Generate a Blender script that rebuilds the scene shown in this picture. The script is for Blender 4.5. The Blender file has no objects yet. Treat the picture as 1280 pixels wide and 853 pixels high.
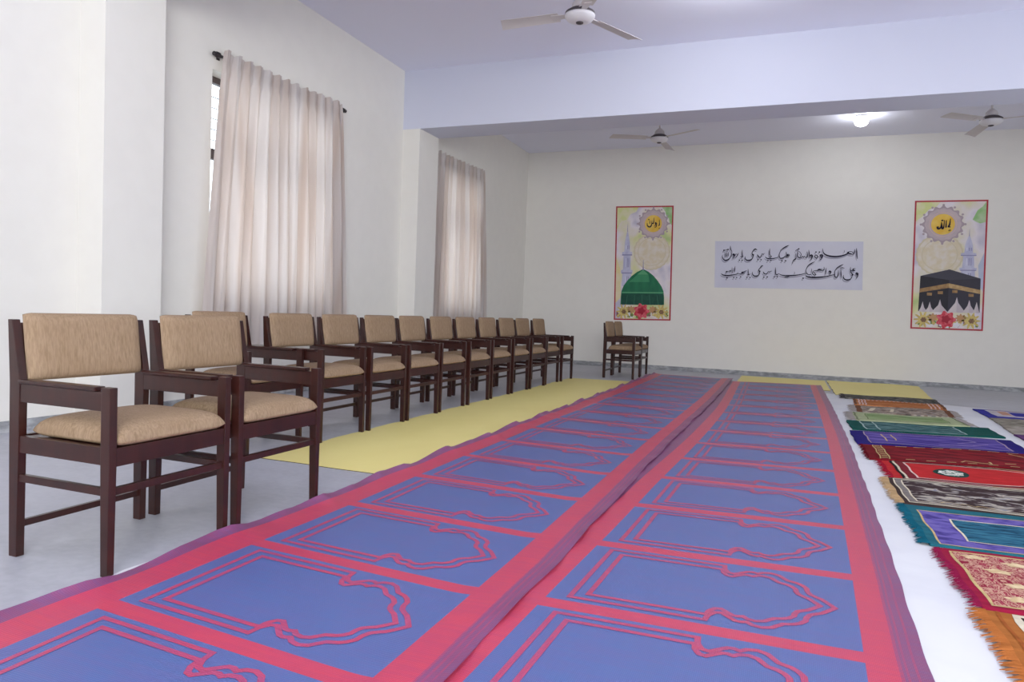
import bpy, bmesh, math, random
from mathutils import Vector, Matrix
random.seed(7)
S = bpy.context.scene
COL = S.collection
PI = math.pi
sin, cos = math.sin, math.cos

# ------------------------------------------------------------------ helpers
def lin(c):
    return tuple((v / 12.92 if v <= 0.04045 else ((v + 0.055) / 1.055) ** 2.4) for v in c)
def rgb(r, g, b):
    return lin((r / 255, g / 255, b / 255)) + (1.0,)

class MB:
    """collects geometry for ONE mesh object"""
    def __init__(s):
        s.v = []; s.f = []; s.m = []; s.sm = []
    def add(s, vs, fs, mi=0, smooth=False):
        o = len(s.v)
        s.v += [tuple(p) for p in vs]
        for f in fs:
            s.f.append([i + o for i in f]); s.m.append(mi); s.sm.append(smooth)
    def hexa(s, b, t, mi=0):
        """b, t: four corner points each (same winding, counter-clockwise seen from above)"""
        s.add(list(b) + list(t), [[3, 2, 1, 0], [4, 5, 6, 7], [0, 1, 5, 4], [1, 2, 6, 5], [2, 3, 7, 6], [3, 0, 4, 7]], mi)
    def box(s, a, b, mi=0):
        (x0, y0, z0), (x1, y1, z1) = a, b
        s.hexa([(x0, y0, z0), (x1, y0, z0), (x1, y1, z0), (x0, y1, z0)],
               [(x0, y0, z1), (x1, y0, z1), (x1, y1, z1), (x0, y1, z1)], mi)
    def loft(s, rings, mi=0):
        n = len(rings[0]); vs = [p for r in rings for p in r]; fs = [list(range(n))[::-1], [(len(rings) - 1) * n + k for k in range(n)]]
        for i in range(len(rings) - 1):
            for k in range(n): fs.append([i * n + k, i * n + (k + 1) % n, (i + 1) * n + (k + 1) % n, (i + 1) * n + k])
        s.add(vs, fs, mi)
    def lathe(s, prof, c=(0, 0, 0), n=32, mi=0, axis='z', smooth=True):
        vs = []; fs = []
        for (r, h) in prof:
            for k in range(n):
                a = 2 * PI * k / n
                if axis == 'z': p = (c[0] + r * cos(a), c[1] + r * sin(a), c[2] + h)
                elif axis == 'y': p = (c[0] + r * cos(a), c[1] + h, c[2] + r * sin(a))
                else: p = (c[0] + h, c[1] + r * cos(a), c[2] + r * sin(a))
                vs.append(p)
        for i in range(len(prof) - 1):
            for k in range(n):
                k2 = (k + 1) % n
                fs.append([i * n + k, i * n + k2, (i + 1) * n + k2, (i + 1) * n + k])
        fs.append([k for k in range(n)][::-1])
        fs.append([(len(prof) - 1) * n + k for k in range(n)])
        s.add(vs, fs, mi, smooth)
    def grid(s, pts, mi=0, smooth=True, fn=None):
        """pts: list of rows of points"""
        nr = len(pts); nc = len(pts[0])
        o = len(s.v)
        for r in pts: s.v += [tuple(p) for p in r]
        for i in range(nr - 1):
            for j in range(nc - 1):
                s.f.append([o + i * nc + j, o + i * nc + j + 1, o + (i + 1) * nc + j + 1, o + (i + 1) * nc + j])
                s.m.append(fn(i, j) if fn else mi); s.sm.append(smooth)
    def poly(s, pts, mi=0):
        s.add(pts, [list(range(len(pts)))], mi)
    def build(s, name, mats, parent=None, bevel=0.0, seg=2, loc=None):
        me = bpy.data.meshes.new(name)
        me.from_pydata(s.v, [], s.f); me.update()
        if not isinstance(mats, (list, tuple)): mats = [mats]
        for m in mats: me.materials.append(m)
        me.polygons.foreach_set('material_index', s.m)
        me.polygons.foreach_set('use_smooth', s.sm)
        bm = bmesh.new(); bm.from_mesh(me)
        bmesh.ops.recalc_face_normals(bm, faces=bm.faces)
        if bevel > 0:
            es = [e for e in bm.edges if len(e.link_faces) == 2 and e.calc_face_angle(0) > 0.6]
            bmesh.ops.bevel(bm, geom=es, offset=bevel, segments=seg, profile=0.6, affect='EDGES', clamp_overlap=True)
        bm.to_mesh(me); bm.free()
        o = bpy.data.objects.new(name, me); COL.objects.link(o)
        if parent: o.parent = parent
        if loc: o.location = loc
        return o

def tag(o, label=None, cat=None, group=None, kind=None):
    if label: o['label'] = label
    if cat: o['category'] = cat
    if group: o['group'] = group
    if kind: o['kind'] = kind
    return o
def empty(name, loc, rz=0.0):
    o = bpy.data.objects.new(name, None); COL.objects.link(o)
    o.empty_display_size = 0.05
    o.location = loc; o.rotation_euler = (0, 0, rz)
    return o
def copy_tree(o, parent=None):
    c = o.copy(); COL.objects.link(c)
    if parent: c.parent = parent
    for ch in list(o.children): copy_tree(ch, c)
    return c
def struct(o):
    o['kind'] = 'structure'; return o
def lerp(a, b, t): return a + (b - a) * t
def interp(tab, x):
    if x <= tab[0][0]:
        (a, b), (c, d) = tab[0], tab[1]
    elif x >= tab[-1][0]:
        return tab[-1][1]
    else:
        for k in range(len(tab) - 1):
            if tab[k][0] <= x <= tab[k + 1][0]:
                (a, b), (c, d) = tab[k], tab[k + 1]; break
    return b + (d - b) * (x - a) / (c - a)

# ------------------------------------------------------------------ materials
def mat(name, col, rough=0.6, spec=0.4, noise=None, bump=None, coord='Object', metal=0.0, coat=0.0, sheen=0.0):
    """noise: list of (scale_xyz, detail, strength, colour2); bump: (scale_xyz, strength, dist)"""
    m = bpy.data.materials.new(name); m.use_nodes = True
    nt = m.node_tree; N = nt.nodes; L = nt.links
    b = N['Principled BSDF']
    b.inputs['Roughness'].default_value = rough
    b.inputs['Specular IOR Level'].default_value = spec
    b.inputs['Metallic'].default_value = metal
    if coat: b.inputs['Coat Weight'].default_value = coat; b.inputs['Coat Roughness'].default_value = 0.15
    if sheen: b.inputs['Sheen Weight'].default_value = sheen
    b.inputs['Base Color'].default_value = col
    tc = N.new('ShaderNodeTexCoord')
    last = None
    for (sc, det, st, c2) in (noise or []):
        mp = N.new('ShaderNodeMapping'); mp.inputs['Scale'].default_value = sc
        L.new(tc.outputs[coord], mp.inputs['Vector'])
        nz = N.new('ShaderNodeTexNoise'); nz.inputs['Scale'].default_value = 1.0
        nz.inputs['Detail'].default_value = det
        L.new(mp.outputs[0], nz.inputs['Vector'])
        rp = N.new('ShaderNodeMapRange')
        rp.inputs['From Min'].default_value = 0.40; rp.inputs['From Max'].default_value = 0.62
        rp.inputs['To Min'].default_value = 0; rp.inputs['To Max'].default_value = st
        L.new(nz.outputs['Fac'], rp.inputs['Value'])
        mx = N.new('ShaderNodeMix'); mx.data_type = 'RGBA'
        L.new(rp.outputs[0], mx.inputs['Factor'])
        if last: L.new(last, mx.inputs['A'])
        else: mx.inputs['A'].default_value = col
        mx.inputs['B'].default_value = c2
        last = mx.outputs['Result']
    if last: L.new(last, b.inputs['Base Color'])
    if bump:
        sc, st, di = bump
        mp = N.new('ShaderNodeMapping'); mp.inputs['Scale'].default_value = sc
        L.new(tc.outputs[coord], mp.inputs['Vector'])
        nz = N.new('ShaderNodeTexNoise'); nz.inputs['Scale'].default_value = 1.0; nz.inputs['Detail'].default_value = 3
        L.new(mp.outputs[0], nz.inputs['Vector'])
        bp = N.new('ShaderNodeBump'); bp.inputs['Strength'].default_value = st; bp.inputs['Distance'].default_value = di
        L.new(nz.outputs['Fac'], bp.inputs['Height']); L.new(bp.outputs[0], b.inputs['Normal'])
    return m

def weave_mat(name, col, c2, rough=0.42, spec=0.45):
    """plaited plastic straw: fine crossing rows with a little of the other straw showing through"""
    m = mat(name, col, rough, spec, noise=[((3, 60, 1), 2, 0.35, c2), ((14, 9, 1), 2, 0.22, c2)])
    nt = m.node_tree; N = nt.nodes; L = nt.links; b = N['Principled BSDF']
    tc = N.new('ShaderNodeTexCoord')
    hs = []
    for d in ('X', 'Y'):
        w = N.new('ShaderNodeTexWave'); w.wave_type = 'BANDS'; w.bands_direction = d
        w.inputs['Scale'].default_value = 62 if d == 'X' else 44; w.inputs['Distortion'].default_value = 0.6
        L.new(tc.outputs['Object'], w.inputs['Vector']); hs.append(w.outputs['Fac'])
    mu = N.new('ShaderNodeMath'); mu.operation = 'MULTIPLY'; L.new(hs[0], mu.inputs[0]); L.new(hs[1], mu.inputs[1])
    bp = N.new('ShaderNodeBump'); bp.inputs['Strength'].default_value = 0.35; bp.inputs['Distance'].default_value = 0.002
    L.new(mu.outputs[0], bp.inputs['Height']); L.new(bp.outputs[0], b.inputs['Normal'])
    src = b.inputs['Base Color'].links[0].from_socket
    mx = N.new('ShaderNodeMix'); mx.data_type = 'RGBA'; mx.blend_type = 'MULTIPLY'
    rp = N.new('ShaderNodeMapRange'); rp.inputs['To Min'].default_value = 0.86; rp.inputs['To Max'].default_value = 1.08
    L.new(mu.outputs[0], rp.inputs['Value'])
    mx.inputs['Factor'].default_value = 1.0
    L.new(src, mx.inputs['A'])
    cb = N.new('ShaderNodeCombineColor')
    for k in range(3): L.new(rp.outputs[0], cb.inputs[k])
    L.new(cb.outputs[0], mx.inputs['B'])
    L.new(mx.outputs['Result'], b.inputs['Base Color'])
    return m

def emit(name, col, st):
    m = bpy.data.materials.new(name); m.use_nodes = True
    nt = m.node_tree; nt.nodes.clear()
    o = nt.nodes.new('ShaderNodeOutputMaterial'); e = nt.nodes.new('ShaderNodeEmission')
    e.inputs['Color'].default_value = col; e.inputs['Strength'].default_value = st
    nt.links.new(e.outputs[0], o.inputs['Surface'])
    return m

M = {}
M['wall'] = mat('cream_wall_paint', rgb(231, 228, 220), 0.75, 0.2, [((0.7, 0.7, 0.7), 2, 0.3, rgb(226, 223, 216)), ((6, 6, 6), 3, 0.12, rgb(216, 212, 205))], ((25, 25, 25), 0.08, 0.003))
M['white'] = mat('white_wall_paint', rgb(226, 228, 233), 0.7, 0.2, [((1, 1, 1), 2, 0.25, rgb(218, 221, 229))], ((25, 25, 25), 0.06, 0.003))
M['ceil'] = mat('ceiling_paint', rgb(233, 234, 250), 0.8, 0.15, [((0.6, 0.6, 0.6), 2, 0.3, rgb(229, 230, 247))])
M['beam'] = mat('beam_paint', rgb(207, 210, 226), 0.7, 0.2, [((0.8, 0.8, 0.8), 2, 0.3, rgb(203, 206, 224))])
M['floor'] = mat('grey_cement_floor', rgb(172, 174, 182), 0.45, 0.4,
                 [((0.9, 1.2, 1), 4, 0.55, rgb(148, 149, 156)), ((5, 7, 1), 4, 0.35, rgb(188, 190, 197)), ((26, 30, 1), 3, 0.22, rgb(205, 206, 212)), ((0.25, 0.35, 1), 2, 0.5, rgb(158, 158, 166))], ((30, 30, 30), 0.1, 0.002))
M['skirt'] = mat('cement_skirting', rgb(138, 140, 142), 0.7, 0.2, [((5, 5, 14), 4, 0.9, rgb(185, 186, 188)), ((14, 14, 30), 3, 0.6, rgb(112, 114, 116))])
M['wood'] = mat('dark_polished_wood', rgb(44, 17, 13), 0.36, 0.3, [((3, 3, 22), 3, 0.6, rgb(30, 11, 10)), ((30, 30, 4), 2, 0.22, rgb(66, 27, 19))], None, coat=0.12)
M['woodedge'] = mat('worn_wood_edge', rgb(112, 48, 34), 0.35, 0.5, [((20, 20, 60), 3, 0.6, rgb(70, 28, 22))], None, coat=0.2)
M['tan'] = mat('tan_upholstery', rgb(140, 116, 92), 0.85, 0.15, [((60, 60, 9), 3, 0.65, rgb(122, 99, 74)), ((160, 160, 25), 2, 0.4, rgb(170, 145, 116)), ((5, 5, 5), 2, 0.35, rgb(136, 111, 85))], ((190, 190, 30), 0.25, 0.002), sheen=0.0)
M['yellow'] = mat('yellow_sheet', rgb(236, 221, 138), 0.6, 0.25, [((2, 1.2, 1), 2, 0.35, rgb(228, 211, 124))], ((6, 5, 5), 0.15, 0.01))
M['yellowedge'] = mat('yellow_sheet_edge', rgb(92, 78, 40), 0.8, 0.1)
M['cloth'] = mat('white_cotton', rgb(222, 223, 226), 0.85, 0.15, [((3, 3, 1), 3, 0.4, rgb(206, 208, 215))], ((9, 7, 7), 0.25, 0.015))
MB_BLUE = rgb(78, 100, 160); MB_RED = rgb(204, 60, 86); MB_PUR = rgb(124, 72, 118)
M['mblue'] = weave_mat('blue_straw', MB_BLUE, rgb(98, 92, 152))
M['mred'] = weave_mat('red_straw', MB_RED, rgb(178, 56, 98))
M['mpur'] = weave_mat('purple_straw', MB_PUR, rgb(150, 60, 98))
M['mpink'] = weave_mat('red_purple_straw', rgb(172, 60, 98), rgb(118, 66, 124))
M['mline'] = weave_mat('motif_straw', rgb(190, 60, 96), rgb(140, 72, 126))
M['metal'] = mat('dark_metal', rgb(52, 48, 50), 0.4, 0.5, metal=0.6)
M['frame'] = mat('brown_window_frame', rgb(78, 66, 64), 0.5, 0.4)
M['fanwhite'] = mat('white_enamel', rgb(228, 226, 230), 0.35, 0.5)
M['fanblade'] = mat('cream_blade', rgb(206, 200, 200), 0.5, 0.4, [((4, 4, 4), 2, 0.3, rgb(190, 182, 182))])
M['fandark'] = mat('dark_fan_ring', rgb(70, 62, 66), 0.5, 0.4)
M['lamp'] = emit('lamp_glow', (0.93, 0.96, 1, 1), 40)

def glass():
    m = bpy.data.materials.new('window_glass'); m.use_nodes = True
    nt = m.node_tree; nt.nodes.clear(); N = nt.nodes; L = nt.links
    o = N.new('ShaderNodeOutputMaterial'); t = N.new('ShaderNodeBsdfTransparent'); g = N.new('ShaderNodeBsdfGlossy')
    g.inputs['Roughness'].default_value = 0.05
    t.inputs['Color'].default_value = (0.93, 0.97, 1, 1)
    mx = N.new('ShaderNodeMixShader'); fr = N.new('ShaderNodeFresnel'); fr.inputs['IOR'].default_value = 1.3
    L.new(fr.outputs[0], mx.inputs[0]); L.new(t.outputs[0], mx.inputs[1]); L.new(g.outputs[0], mx.inputs[2]); L.new(mx.outputs[0], o.inputs['Surface'])
    return m
M['glass'] = glass()

def curtain_mat():
    m = bpy.data.materials.new('curtain_cloth'); m.use_nodes = True
    nt = m.node_tree; nt.nodes.clear(); N = nt.nodes; L = nt.links
    o = N.new('ShaderNodeOutputMaterial'); d = N.new('ShaderNodeBsdfDiffuse'); t = N.new('ShaderNodeBsdfTranslucent')
    tc = N.new('ShaderNodeTexCoord')
    mp = N.new('ShaderNodeMapping'); mp.inputs['Scale'].default_value = (1, 9, 0.25)
    L.new(tc.outputs['Object'], mp.inputs['Vector'])
    nz = N.new('ShaderNodeTexNoise'); nz.inputs['Scale'].default_value = 1; nz.inputs['Detail'].default_value = 2
    L.new(mp.outputs[0], nz.inputs['Vector'])
    cr = N.new('ShaderNodeValToRGB')
    cr.color_ramp.elements[0].position = 0.36; cr.color_ramp.elements[0].color = rgb(194, 179, 170)
    cr.color_ramp.elements[1].position = 0.6; cr.color_ramp.elements[1].color = rgb(213, 208, 207)
    L.new(nz.outputs['Fac'], cr.inputs['Fac'])
    L.new(cr.outputs['Color'], d.inputs['Color'])
    mu = N.new('ShaderNodeMix'); mu.data_type = 'RGBA'; mu.blend_type = 'MULTIPLY'; mu.inputs['Factor'].default_value = 1
    L.new(cr.outputs['Color'], mu.inputs['A']); mu.inputs['B'].default_value = rgb(255, 238, 222)
    L.new(mu.outputs['Result'], t.inputs['Color'])
    mx = N.new('ShaderNodeMixShader'); mx.inputs[0].default_value = 0.33
    L.new(d.outputs[0], mx.inputs[1]); L.new(t.outputs[0], mx.inputs[2]); L.new(mx.outputs[0], o.inputs['Surface'])
    return m
M['curtain'] = curtain_mat()

# ------------------------------------------------------------------ camera
F_PX = 884.02
Rm = Matrix(((0.9316, 0.3616, 0.0376), (-0.0491, 0.0226, 0.9985), (-0.3602, 0.9321, -0.0388)))
right, up, fwd = [Vector(r).normalized() for r in Rm]
right = fwd.cross(up).normalized(); up = right.cross(fwd).normalized()
cam = bpy.data.cameras.new('camera'); co = bpy.data.objects.new('camera', cam); COL.objects.link(co)
mw = Matrix.Identity(4)
for i in range(3):
    mw[i][0] = right[i]; mw[i][1] = up[i]; mw[i][2] = -fwd[i]
mw[0][3], mw[1][3], mw[2][3] = 0, 0, 0.95
co.matrix_world = mw
cam.sensor_fit = 'HORIZONTAL'; cam.sensor_width = 36; cam.lens = F_PX / 1280 * 36
cam.clip_start = 0.05; cam.clip_end = 100
S.camera = co

# ------------------------------------------------------------------ the room
XL, XR, YB, YF, H = -4.97, 6.2, 13.4, -4.0, 4.17
BZ = 3.385                      # underside of the beams
b = MB(); b.box((XL - 0.25, YF - 0.25, -0.15), (XR + 0.25, YB + 0.25, 0)); struct(b.build('floor', M['floor']))
b = MB(); b.box((XL - 0.25, YF - 0.25, H), (XR + 0.25, YB + 0.25, H + 0.15)); struct(b.build('ceiling', M['ceil']))
b = MB(); b.box((XL - 0.25, YB, 0), (XR + 0.25, YB + 0.25, H)); struct(b.build('wall_back', M['wall']))
b = MB(); b.box((XR, YF, 0), (XR + 0.25, YB, H)); struct(b.build('wall_right', M['wall']))
b = MB(); b.box((XL, YF - 0.25, 0), (XR, YF, H)); struct(b.build('wall_front', M['wall']))
WIN = [(5.06, 6.86, 1.0, 3.07), (9.62, 11.02, 1.0, 3.07)]
b = MB()
ys = [YF - 0.25] + [v for w in WIN for v in w[:2]] + [YB]
for k in range(0, len(ys), 2): b.box((XL - 0.25, ys[k], 0), (XL, ys[k + 1], H))
for (y0, y1, z0, z1) in WIN:
    b.box((XL - 0.25, y0, 0), (XL, y1, z0)); b.box((XL - 0.25, y0, z1), (XL, y1, H))
struct(b.build('wall_left', M['wall']))
PX = -4.71
for k, (y0, y1) in enumerate([(3.77, 4.30), (8.47, 9.02)]):
    b = MB(); b.box((XL, y0, 0), (PX, y1, BZ)); struct(b.build('trim_%d' % (k + 1), M['wall']))
    b = MB(); b.box((XL, y0, BZ), (XR, y1, H)); struct(b.build('trim_%d' % (k + 3), M['beam']))
# cement skirting
b = MB(); b.box((XL, YB - 0.012, 0), (XR, YB, 0.077)); struct(b.build('baseboard_back', M['skirt']))
b = MB()
for (y0, y1) in [(YF, 3.77), (4.30, 8.47), (9.02, YB - 0.012)]: b.box((XL, y0, 0), (XL + 0.012, y1, 0.08))
for (y0, y1) in [(3.77, 4.30), (8.47, 9.02)]:
    b.box((PX, y0 - 0.012, 0), (PX + 0.012, y1 + 0.012, 0.08))
    b.box((XL + 0.012, y0 - 0.012, 0), (PX, y0, 0.08)); b.box((XL + 0.012, y1, 0), (PX, y1 + 0.012, 0.08))
struct(b.build('baseboard_left', M['skirt']))
# windows
for k, (y0, y1, z0, z1) in enumerate(WIN):
    e = struct(empty('window_%d' % (k + 1), (XL - 0.18, (y0 + y1) / 2, z0)))
    hw = (y1 - y0) / 2; hh = z1 - z0; fb = MB(); t = 0.06
    fb.box((-0.03, -hw, 0), (0.03, hw, t)); fb.box((-0.03, -hw, hh - t), (0.03, hw, hh))
    fb.box((-0.03, -hw, t), (0.03, -hw + 0.035, hh - t)); fb.box((-0.03, hw - t, t), (0.03, hw, hh - t))
    fb.box((-0.03, -hw, 1.30), (0.03, hw, 1.40)); fb.box((-0.028, -0.03, t), (0.028, 0.03, hh - t))
    fb.build('window_frame', M['frame'], e, bevel=0.004)
    g = MB()
    n = int((2 * hw) / 0.11)
    for i in range(1, n):
        y = -hw + i * 2 * hw / n; g.box((-0.062, y - 0.004, 1.40), (-0.054, y + 0.004, hh - t))
    for i in range(1, 6):
        z = 1.40 + i * (hh - t - 1.40) / 6; g.box((-0.06, -hw, z - 0.004), (-0.052, hw, z + 0.004))
    g.build('grille', M['metal'], e)
    for (a, c, z_0, z_1) in [(-hw + 0.035, -0.03, t, 1.30), (0.03, hw - t, t, 1.30), (-hw + 0.035, -0.03, 1.40, hh - t), (0.03, hw - t, 1.40, hh - t)]:
        p = MB(); p.box((-0.004, a, z_0), (0.004, c, z_1)); p.build('pane', M['glass'], e)

# ------------------------------------------------------------------ curtains and rods
def curtain(label, xw, ytop, ybot, ztop, zbot, npl, seed, group=None):
    rnd = random.Random(seed)
    NZ, NY = 60, npl * 14
    ph = [rnd.uniform(-0.6, 0.6) for _ in range(npl + 1)]
    am = [rnd.uniform(0.6, 1.25) for _ in range(npl + 1)]
    rows = []
    for i in range(NZ + 1):
        t = i / NZ                       # 0 top, 1 bottom
        z0 = [lerp(ztop[0], ztop[1], 0), lerp(ztop[0], ztop[1], 1)]
        row = []
        for j in range(NY + 1):
            s = j / NY
            q = s * npl; k = min(int(q), npl - 1); fr = q - k
            a = lerp(am[k], am[k + 1], fr); p = lerp(ph[k], ph[k + 1], fr)
            spread = min(1, max(0, (t - 0.0) / 0.5))
            y = lerp(lerp(ytop[0], ybot[0], t ** 0.7), lerp(ytop[1], ybot[1], t ** 0.7), s)
            head = max(0.0, 1 - t / 0.05)
            amp = lerp(0.020, 0.046, spread) * a
            if 0.035 < t < 0.075: amp *= 0.6
            w = sin(2 * PI * q + p * (0.4 + t))
            x = xw + amp * w + 0.010 * sin(4 * PI * q + 1.3 * p + 2 * t) * (0.4 + spread) + 0.008 * sin(3 * s * PI + 4 * t)
            if head: x += 0.010 * head * sin(6 * PI * q + p)
            y += 0.012 * sin(2 * PI * q * 0.5 + 3 * p) * spread
            zt = lerp(ztop[0], ztop[1], s) + 0.010 * sin(2 * PI * q + p) + 0.006 * sin(5.3 * q) - 0.012 * sin(PI * s)
            z = lerp(zt, zbot, t)
            row.append((x, y, z))
        rows.append(row)
    e = empty('curtain', (0, 0, 0))
    cy = (ybot[0] + ybot[1]) / 2
    e.location = (xw, cy, zbot)
    off = Vector((xw, cy, zbot))
    def sub(i0, i1):
        m = MB(); m.grid([[tuple(Vector(p) - off) for p in r] for r in rows[i0:i1 + 1]]); return m
    sub(3, NZ).build('drape', M['curtain'], e)
    sub(0, 3).build('heading', M['curtain'], e)
    tag(e, label, 'curtain', group)
    return e
curtain('wide cream pleated curtain over the nearer window, behind the middle of the chair row', -4.875, (5.11, 6.93), (4.90, 7.13), (3.243, 3.283), 0.55, 13, 3, None)
curtain('narrower cream pleated curtain over the far window, half hidden by the square pillar', -4.875, (9.35, 11.03), (9.2, 11.30), (3.30, 3.345), 0.55, 12, 9, None)
def rod(y0, y1, z0, z1, label):
    e = empty('curtain_rod', (-4.925, (y0 + y1) / 2, (z0 + z1) / 2))
    L_ = y1 - y0
    b = MB(); b.lathe([(0.012, -L_ / 2), (0.012, L_ / 2)], n=12, axis='y'); o = b.build('pole', M['metal'], e)
    for s_ in (-1, 1):
        b = MB(); b.lathe([(0.012, 0), (0.026, s_ * 0.01), (0.026, s_ * 0.045), (0.016, s_ * 0.05), (0.02, s_ * 0.06), (0.02, s_ * 0.075), (0.006, s_ * 0.085)], (0, s_ * L_ / 2, 0), 14, axis='y'); b.build('finial', M['metal'], e)
        b = MB(); b.box((-0.045, s_ * (L_ / 2 - 0.02) - 0.008, -0.012), (0.0, s_ * (L_ / 2 - 0.02) + 0.008, 0.012)); b.box((-0.045, s_ * (L_ / 2 - 0.02) - 0.02, -0.03), (-0.04, s_ * (L_ / 2 - 0.02) + 0.02, 0.03)); b.build('bracket', M['metal'], e)
    e.rotation_euler = (math.atan2(z1 - z0, L_), 0, 0)
    tag(e, label, 'curtain rod')
rod(5.10, 6.99, 3.195, 3.238, 'dark metal curtain rod with round finial above the nearer window')
rod(9.30, 11.0, 3.262, 3.312, 'dark curtain rod above the far window past the pillar')

# ------------------------------------------------------------------ armchairs
WC, DC = 0.556, 0.500           # outer width (y) and depth (x); faces +x
def make_chair():
    r = empty('armchair', (0, 0, 0))
    hx, hy = DC / 2, WC / 2
    lx, ly = 0.042, 0.030
    for s in (-1, 1):           # front legs
        y0, y1 = sorted((s * hy, s * (hy - ly)))
        b = MB()
        yb0, yb1 = sorted((s * (hy - 0.001), s * (hy - 0.027)))
        b.loft([[(hx - 0.036, yb0, 0), (hx - 0.002, yb0, 0), (hx - 0.002, yb1, 0), (hx - 0.036, yb1, 0)]] +
               [[(hx - lx, y0, z), (hx, y0, z), (hx, y1, z), (hx - lx, y1, z)] for z in (0.37, 0.648)])
        b.build('leg', M['wood'], r, bevel=0.0025)
    for s in (-1, 1):           # rear legs running up into the back posts
        y0, y1 = sorted((s * hy, s * (hy - ly)))
        b = MB(); q = -hx
        lv = [(0, 0.004, 0.040), (0.37, 0.0, 0.050), (0.64, 0.0, 0.054), (0.862, -0.012, 0.022)]
        b.loft([[(q + xa, y0, za), (q + xa + wa, y0, za), (q + xa + wa, y1, za), (q + xa, y1, za)] for (za, xa, wa) in lv])
        b.build('leg', M['wood'], r, bevel=0.0025)
    yi = hy - ly
    b = MB()                    # seat rails
    for s in (-1, 1):
        y0, y1 = sorted((s * (hy - 0.004), s * (hy - 0.026)))
        b.box((-hx + 0.045, y0, 0.382), (hx - lx, y1, 0.443))
    b.box((hx - 0.028, -yi, 0.376), (hx - 0.004, yi, 0.440)); b.box((-hx + 0.012, -yi, 0.382), (-hx + 0.036, yi, 0.443))
    b.box((-hx + 0.03, -yi + 0.003, 0.425), (hx - 0.025, yi - 0.003, 0.438))
    b.build('seat_frame', M['wood'], r, bevel=0.002)
    for s in (-1, 1):           # arms
        y0, y1 = sorted((s * (hy - 0.003), s * (hy - 0.029)))
        b = MB(); b.box((-hx + 0.046, y0, 0.566), (hx - lx, y1, 0.632)); a = b.build('arm', M['wood'], r, bevel=0.0025)
        y0, y1 = sorted((s * (hy + 0.002), s * (hy - 0.040)))
        b = MB(); b.box((-hx + 0.046, y0, 0.6325), (hx - lx - 0.028, y1, 0.648)); b.build('arm_rest', M['wood'], a, bevel=0.004)
        y0, y1 = sorted((s * (hy - 0.005), s * (hy - 0.025)))
        b = MB(); b.box((-hx + 0.042, y0, 0.276), (hx - lx + 0.002, y1, 0.303)); b.build('stretcher', M['wood'], r, bevel=0.002)
    b = MB(); b.box((hx - 0.030, -yi - 0.001, 0.276), (hx - 0.010, yi + 0.001, 0.302)); b.build('stretcher', M['wood'], r, bevel=0.002)
    b = MB(); b.box((-hx + 0.016, -yi - 0.001, 0.103), (-hx + 0.034, yi + 0.001, 0.128)); b.build('stretcher', M['wood'], r, bevel=0.002)
    # seat cushion: a soft pad, crowned on top and rolled over the front rail
    def pad(nu, nv, fn, flip=False):
        top = [[fn(i / nu * 2 - 1, j / nv * 2 - 1, 1) for j in range(nv + 1)] for i in range(nu + 1)]
        bot = [[fn(i / nu * 2 - 1, j / nv * 2 - 1, -1) for j in range(nv + 1)] for i in range(nu + 1)]
        b = MB(); b.grid(top); b.grid(bot)
        n = nv + 1; o = (nu + 1) * (nv + 1)
        for i in range(nu):
            for j in (0, nv):
                b.f.append([i * n + j, (i + 1) * n + j, o + (i + 1) * n + j, o + i * n + j]); b.m.append(0); b.sm.append(True)
        for j in range(nv):
            for i in (0, nu):
                b.f.append([i * n + j, i * n + j + 1, o + i * n + j + 1, o + i * n + j]); b.m.append(0); b.sm.append(True)
        return b
    def sq(u): return math.copysign(1 - (1 - abs(u)) ** 1.7, u)
    sx0, sx1 = -hx + 0.075, hx + 0.006
    def seat(u, v, s):
        u2, v2 = sq(u), sq(v)
        e = (1 - abs(u2) ** 12) ** 0.5 * (1 - abs(v2) ** 16) ** 0.5
        x = lerp(sx0, sx1, (u2 + 1) / 2); y = v2 * (yi - 0.004)
        if s > 0:
            z = 0.462 + e * (0.045 + 0.018 * (1 - u2 ** 4) * (1 - v2 ** 4))
        else:
            z = 0.462 - e * 0.023
        return (x, y, z)
    pad(18, 20, seat).build('seat', M['tan'], r)
    def back(u, v, s):          # u vertical, v across
        u2, v2 = sq(u), sq(v)
        e = (1 - abs(u2) ** 8) ** 0.5 * (1 - abs(v2) ** 10) ** 0.5
        z = 0.762 + u2 * 0.124; y = v2 * (yi - 0.006)
        lean = -0.028 * (z - 0.64) / 0.24
        x = -hx + 0.040 + lean + (e * (0.030 + 0.008 * (1 - v2 * v2)) if s > 0 else -e * 0.014)
        if v2 * v2 > 0.8: z -= 0.006 * u2 * (v2 * v2 - 0.8) / 0.2
        return (x, y, z)
    bk = pad(14, 20, back).build('backrest', M['tan'], r)
    b = MB(); b.hexa([(-hx + 0.022, -yi - 0.001, 0.655), (-hx + 0.036, -yi - 0.001, 0.655), (-hx + 0.036, yi + 0.001, 0.655), (-hx + 0.022, yi + 0.001, 0.655)],
                     [(-hx - 0.002, -yi - 0.001, 0.850), (-hx + 0.012, -yi - 0.001, 0.850), (-hx + 0.012, yi + 0.001, 0.850), (-hx - 0.002, yi + 0.001, 0.850)])
    b.build('back_board', M['wood'], bk)
    return r
chair0 = make_chair()
XF1 = -2.102 - DC / 2
XF2 = -2.965 - DC / 2
ORD = ['first', 'second', 'third', 'fourth', 'fifth', 'sixth', 'seventh', 'eighth', 'ninth', 'tenth', 'eleventh']
spots = [(XF1, 1.998, 0.0, 'frontmost tan upholstered wooden armchair on bare cement, nearest the camera', 'pair of armchairs in front of the long row'),
         (XF1, 2.602, 0.0, 'second armchair from the camera, its arm touching the frontmost armchair beside it', 'pair of armchairs in front of the long row')]
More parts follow.
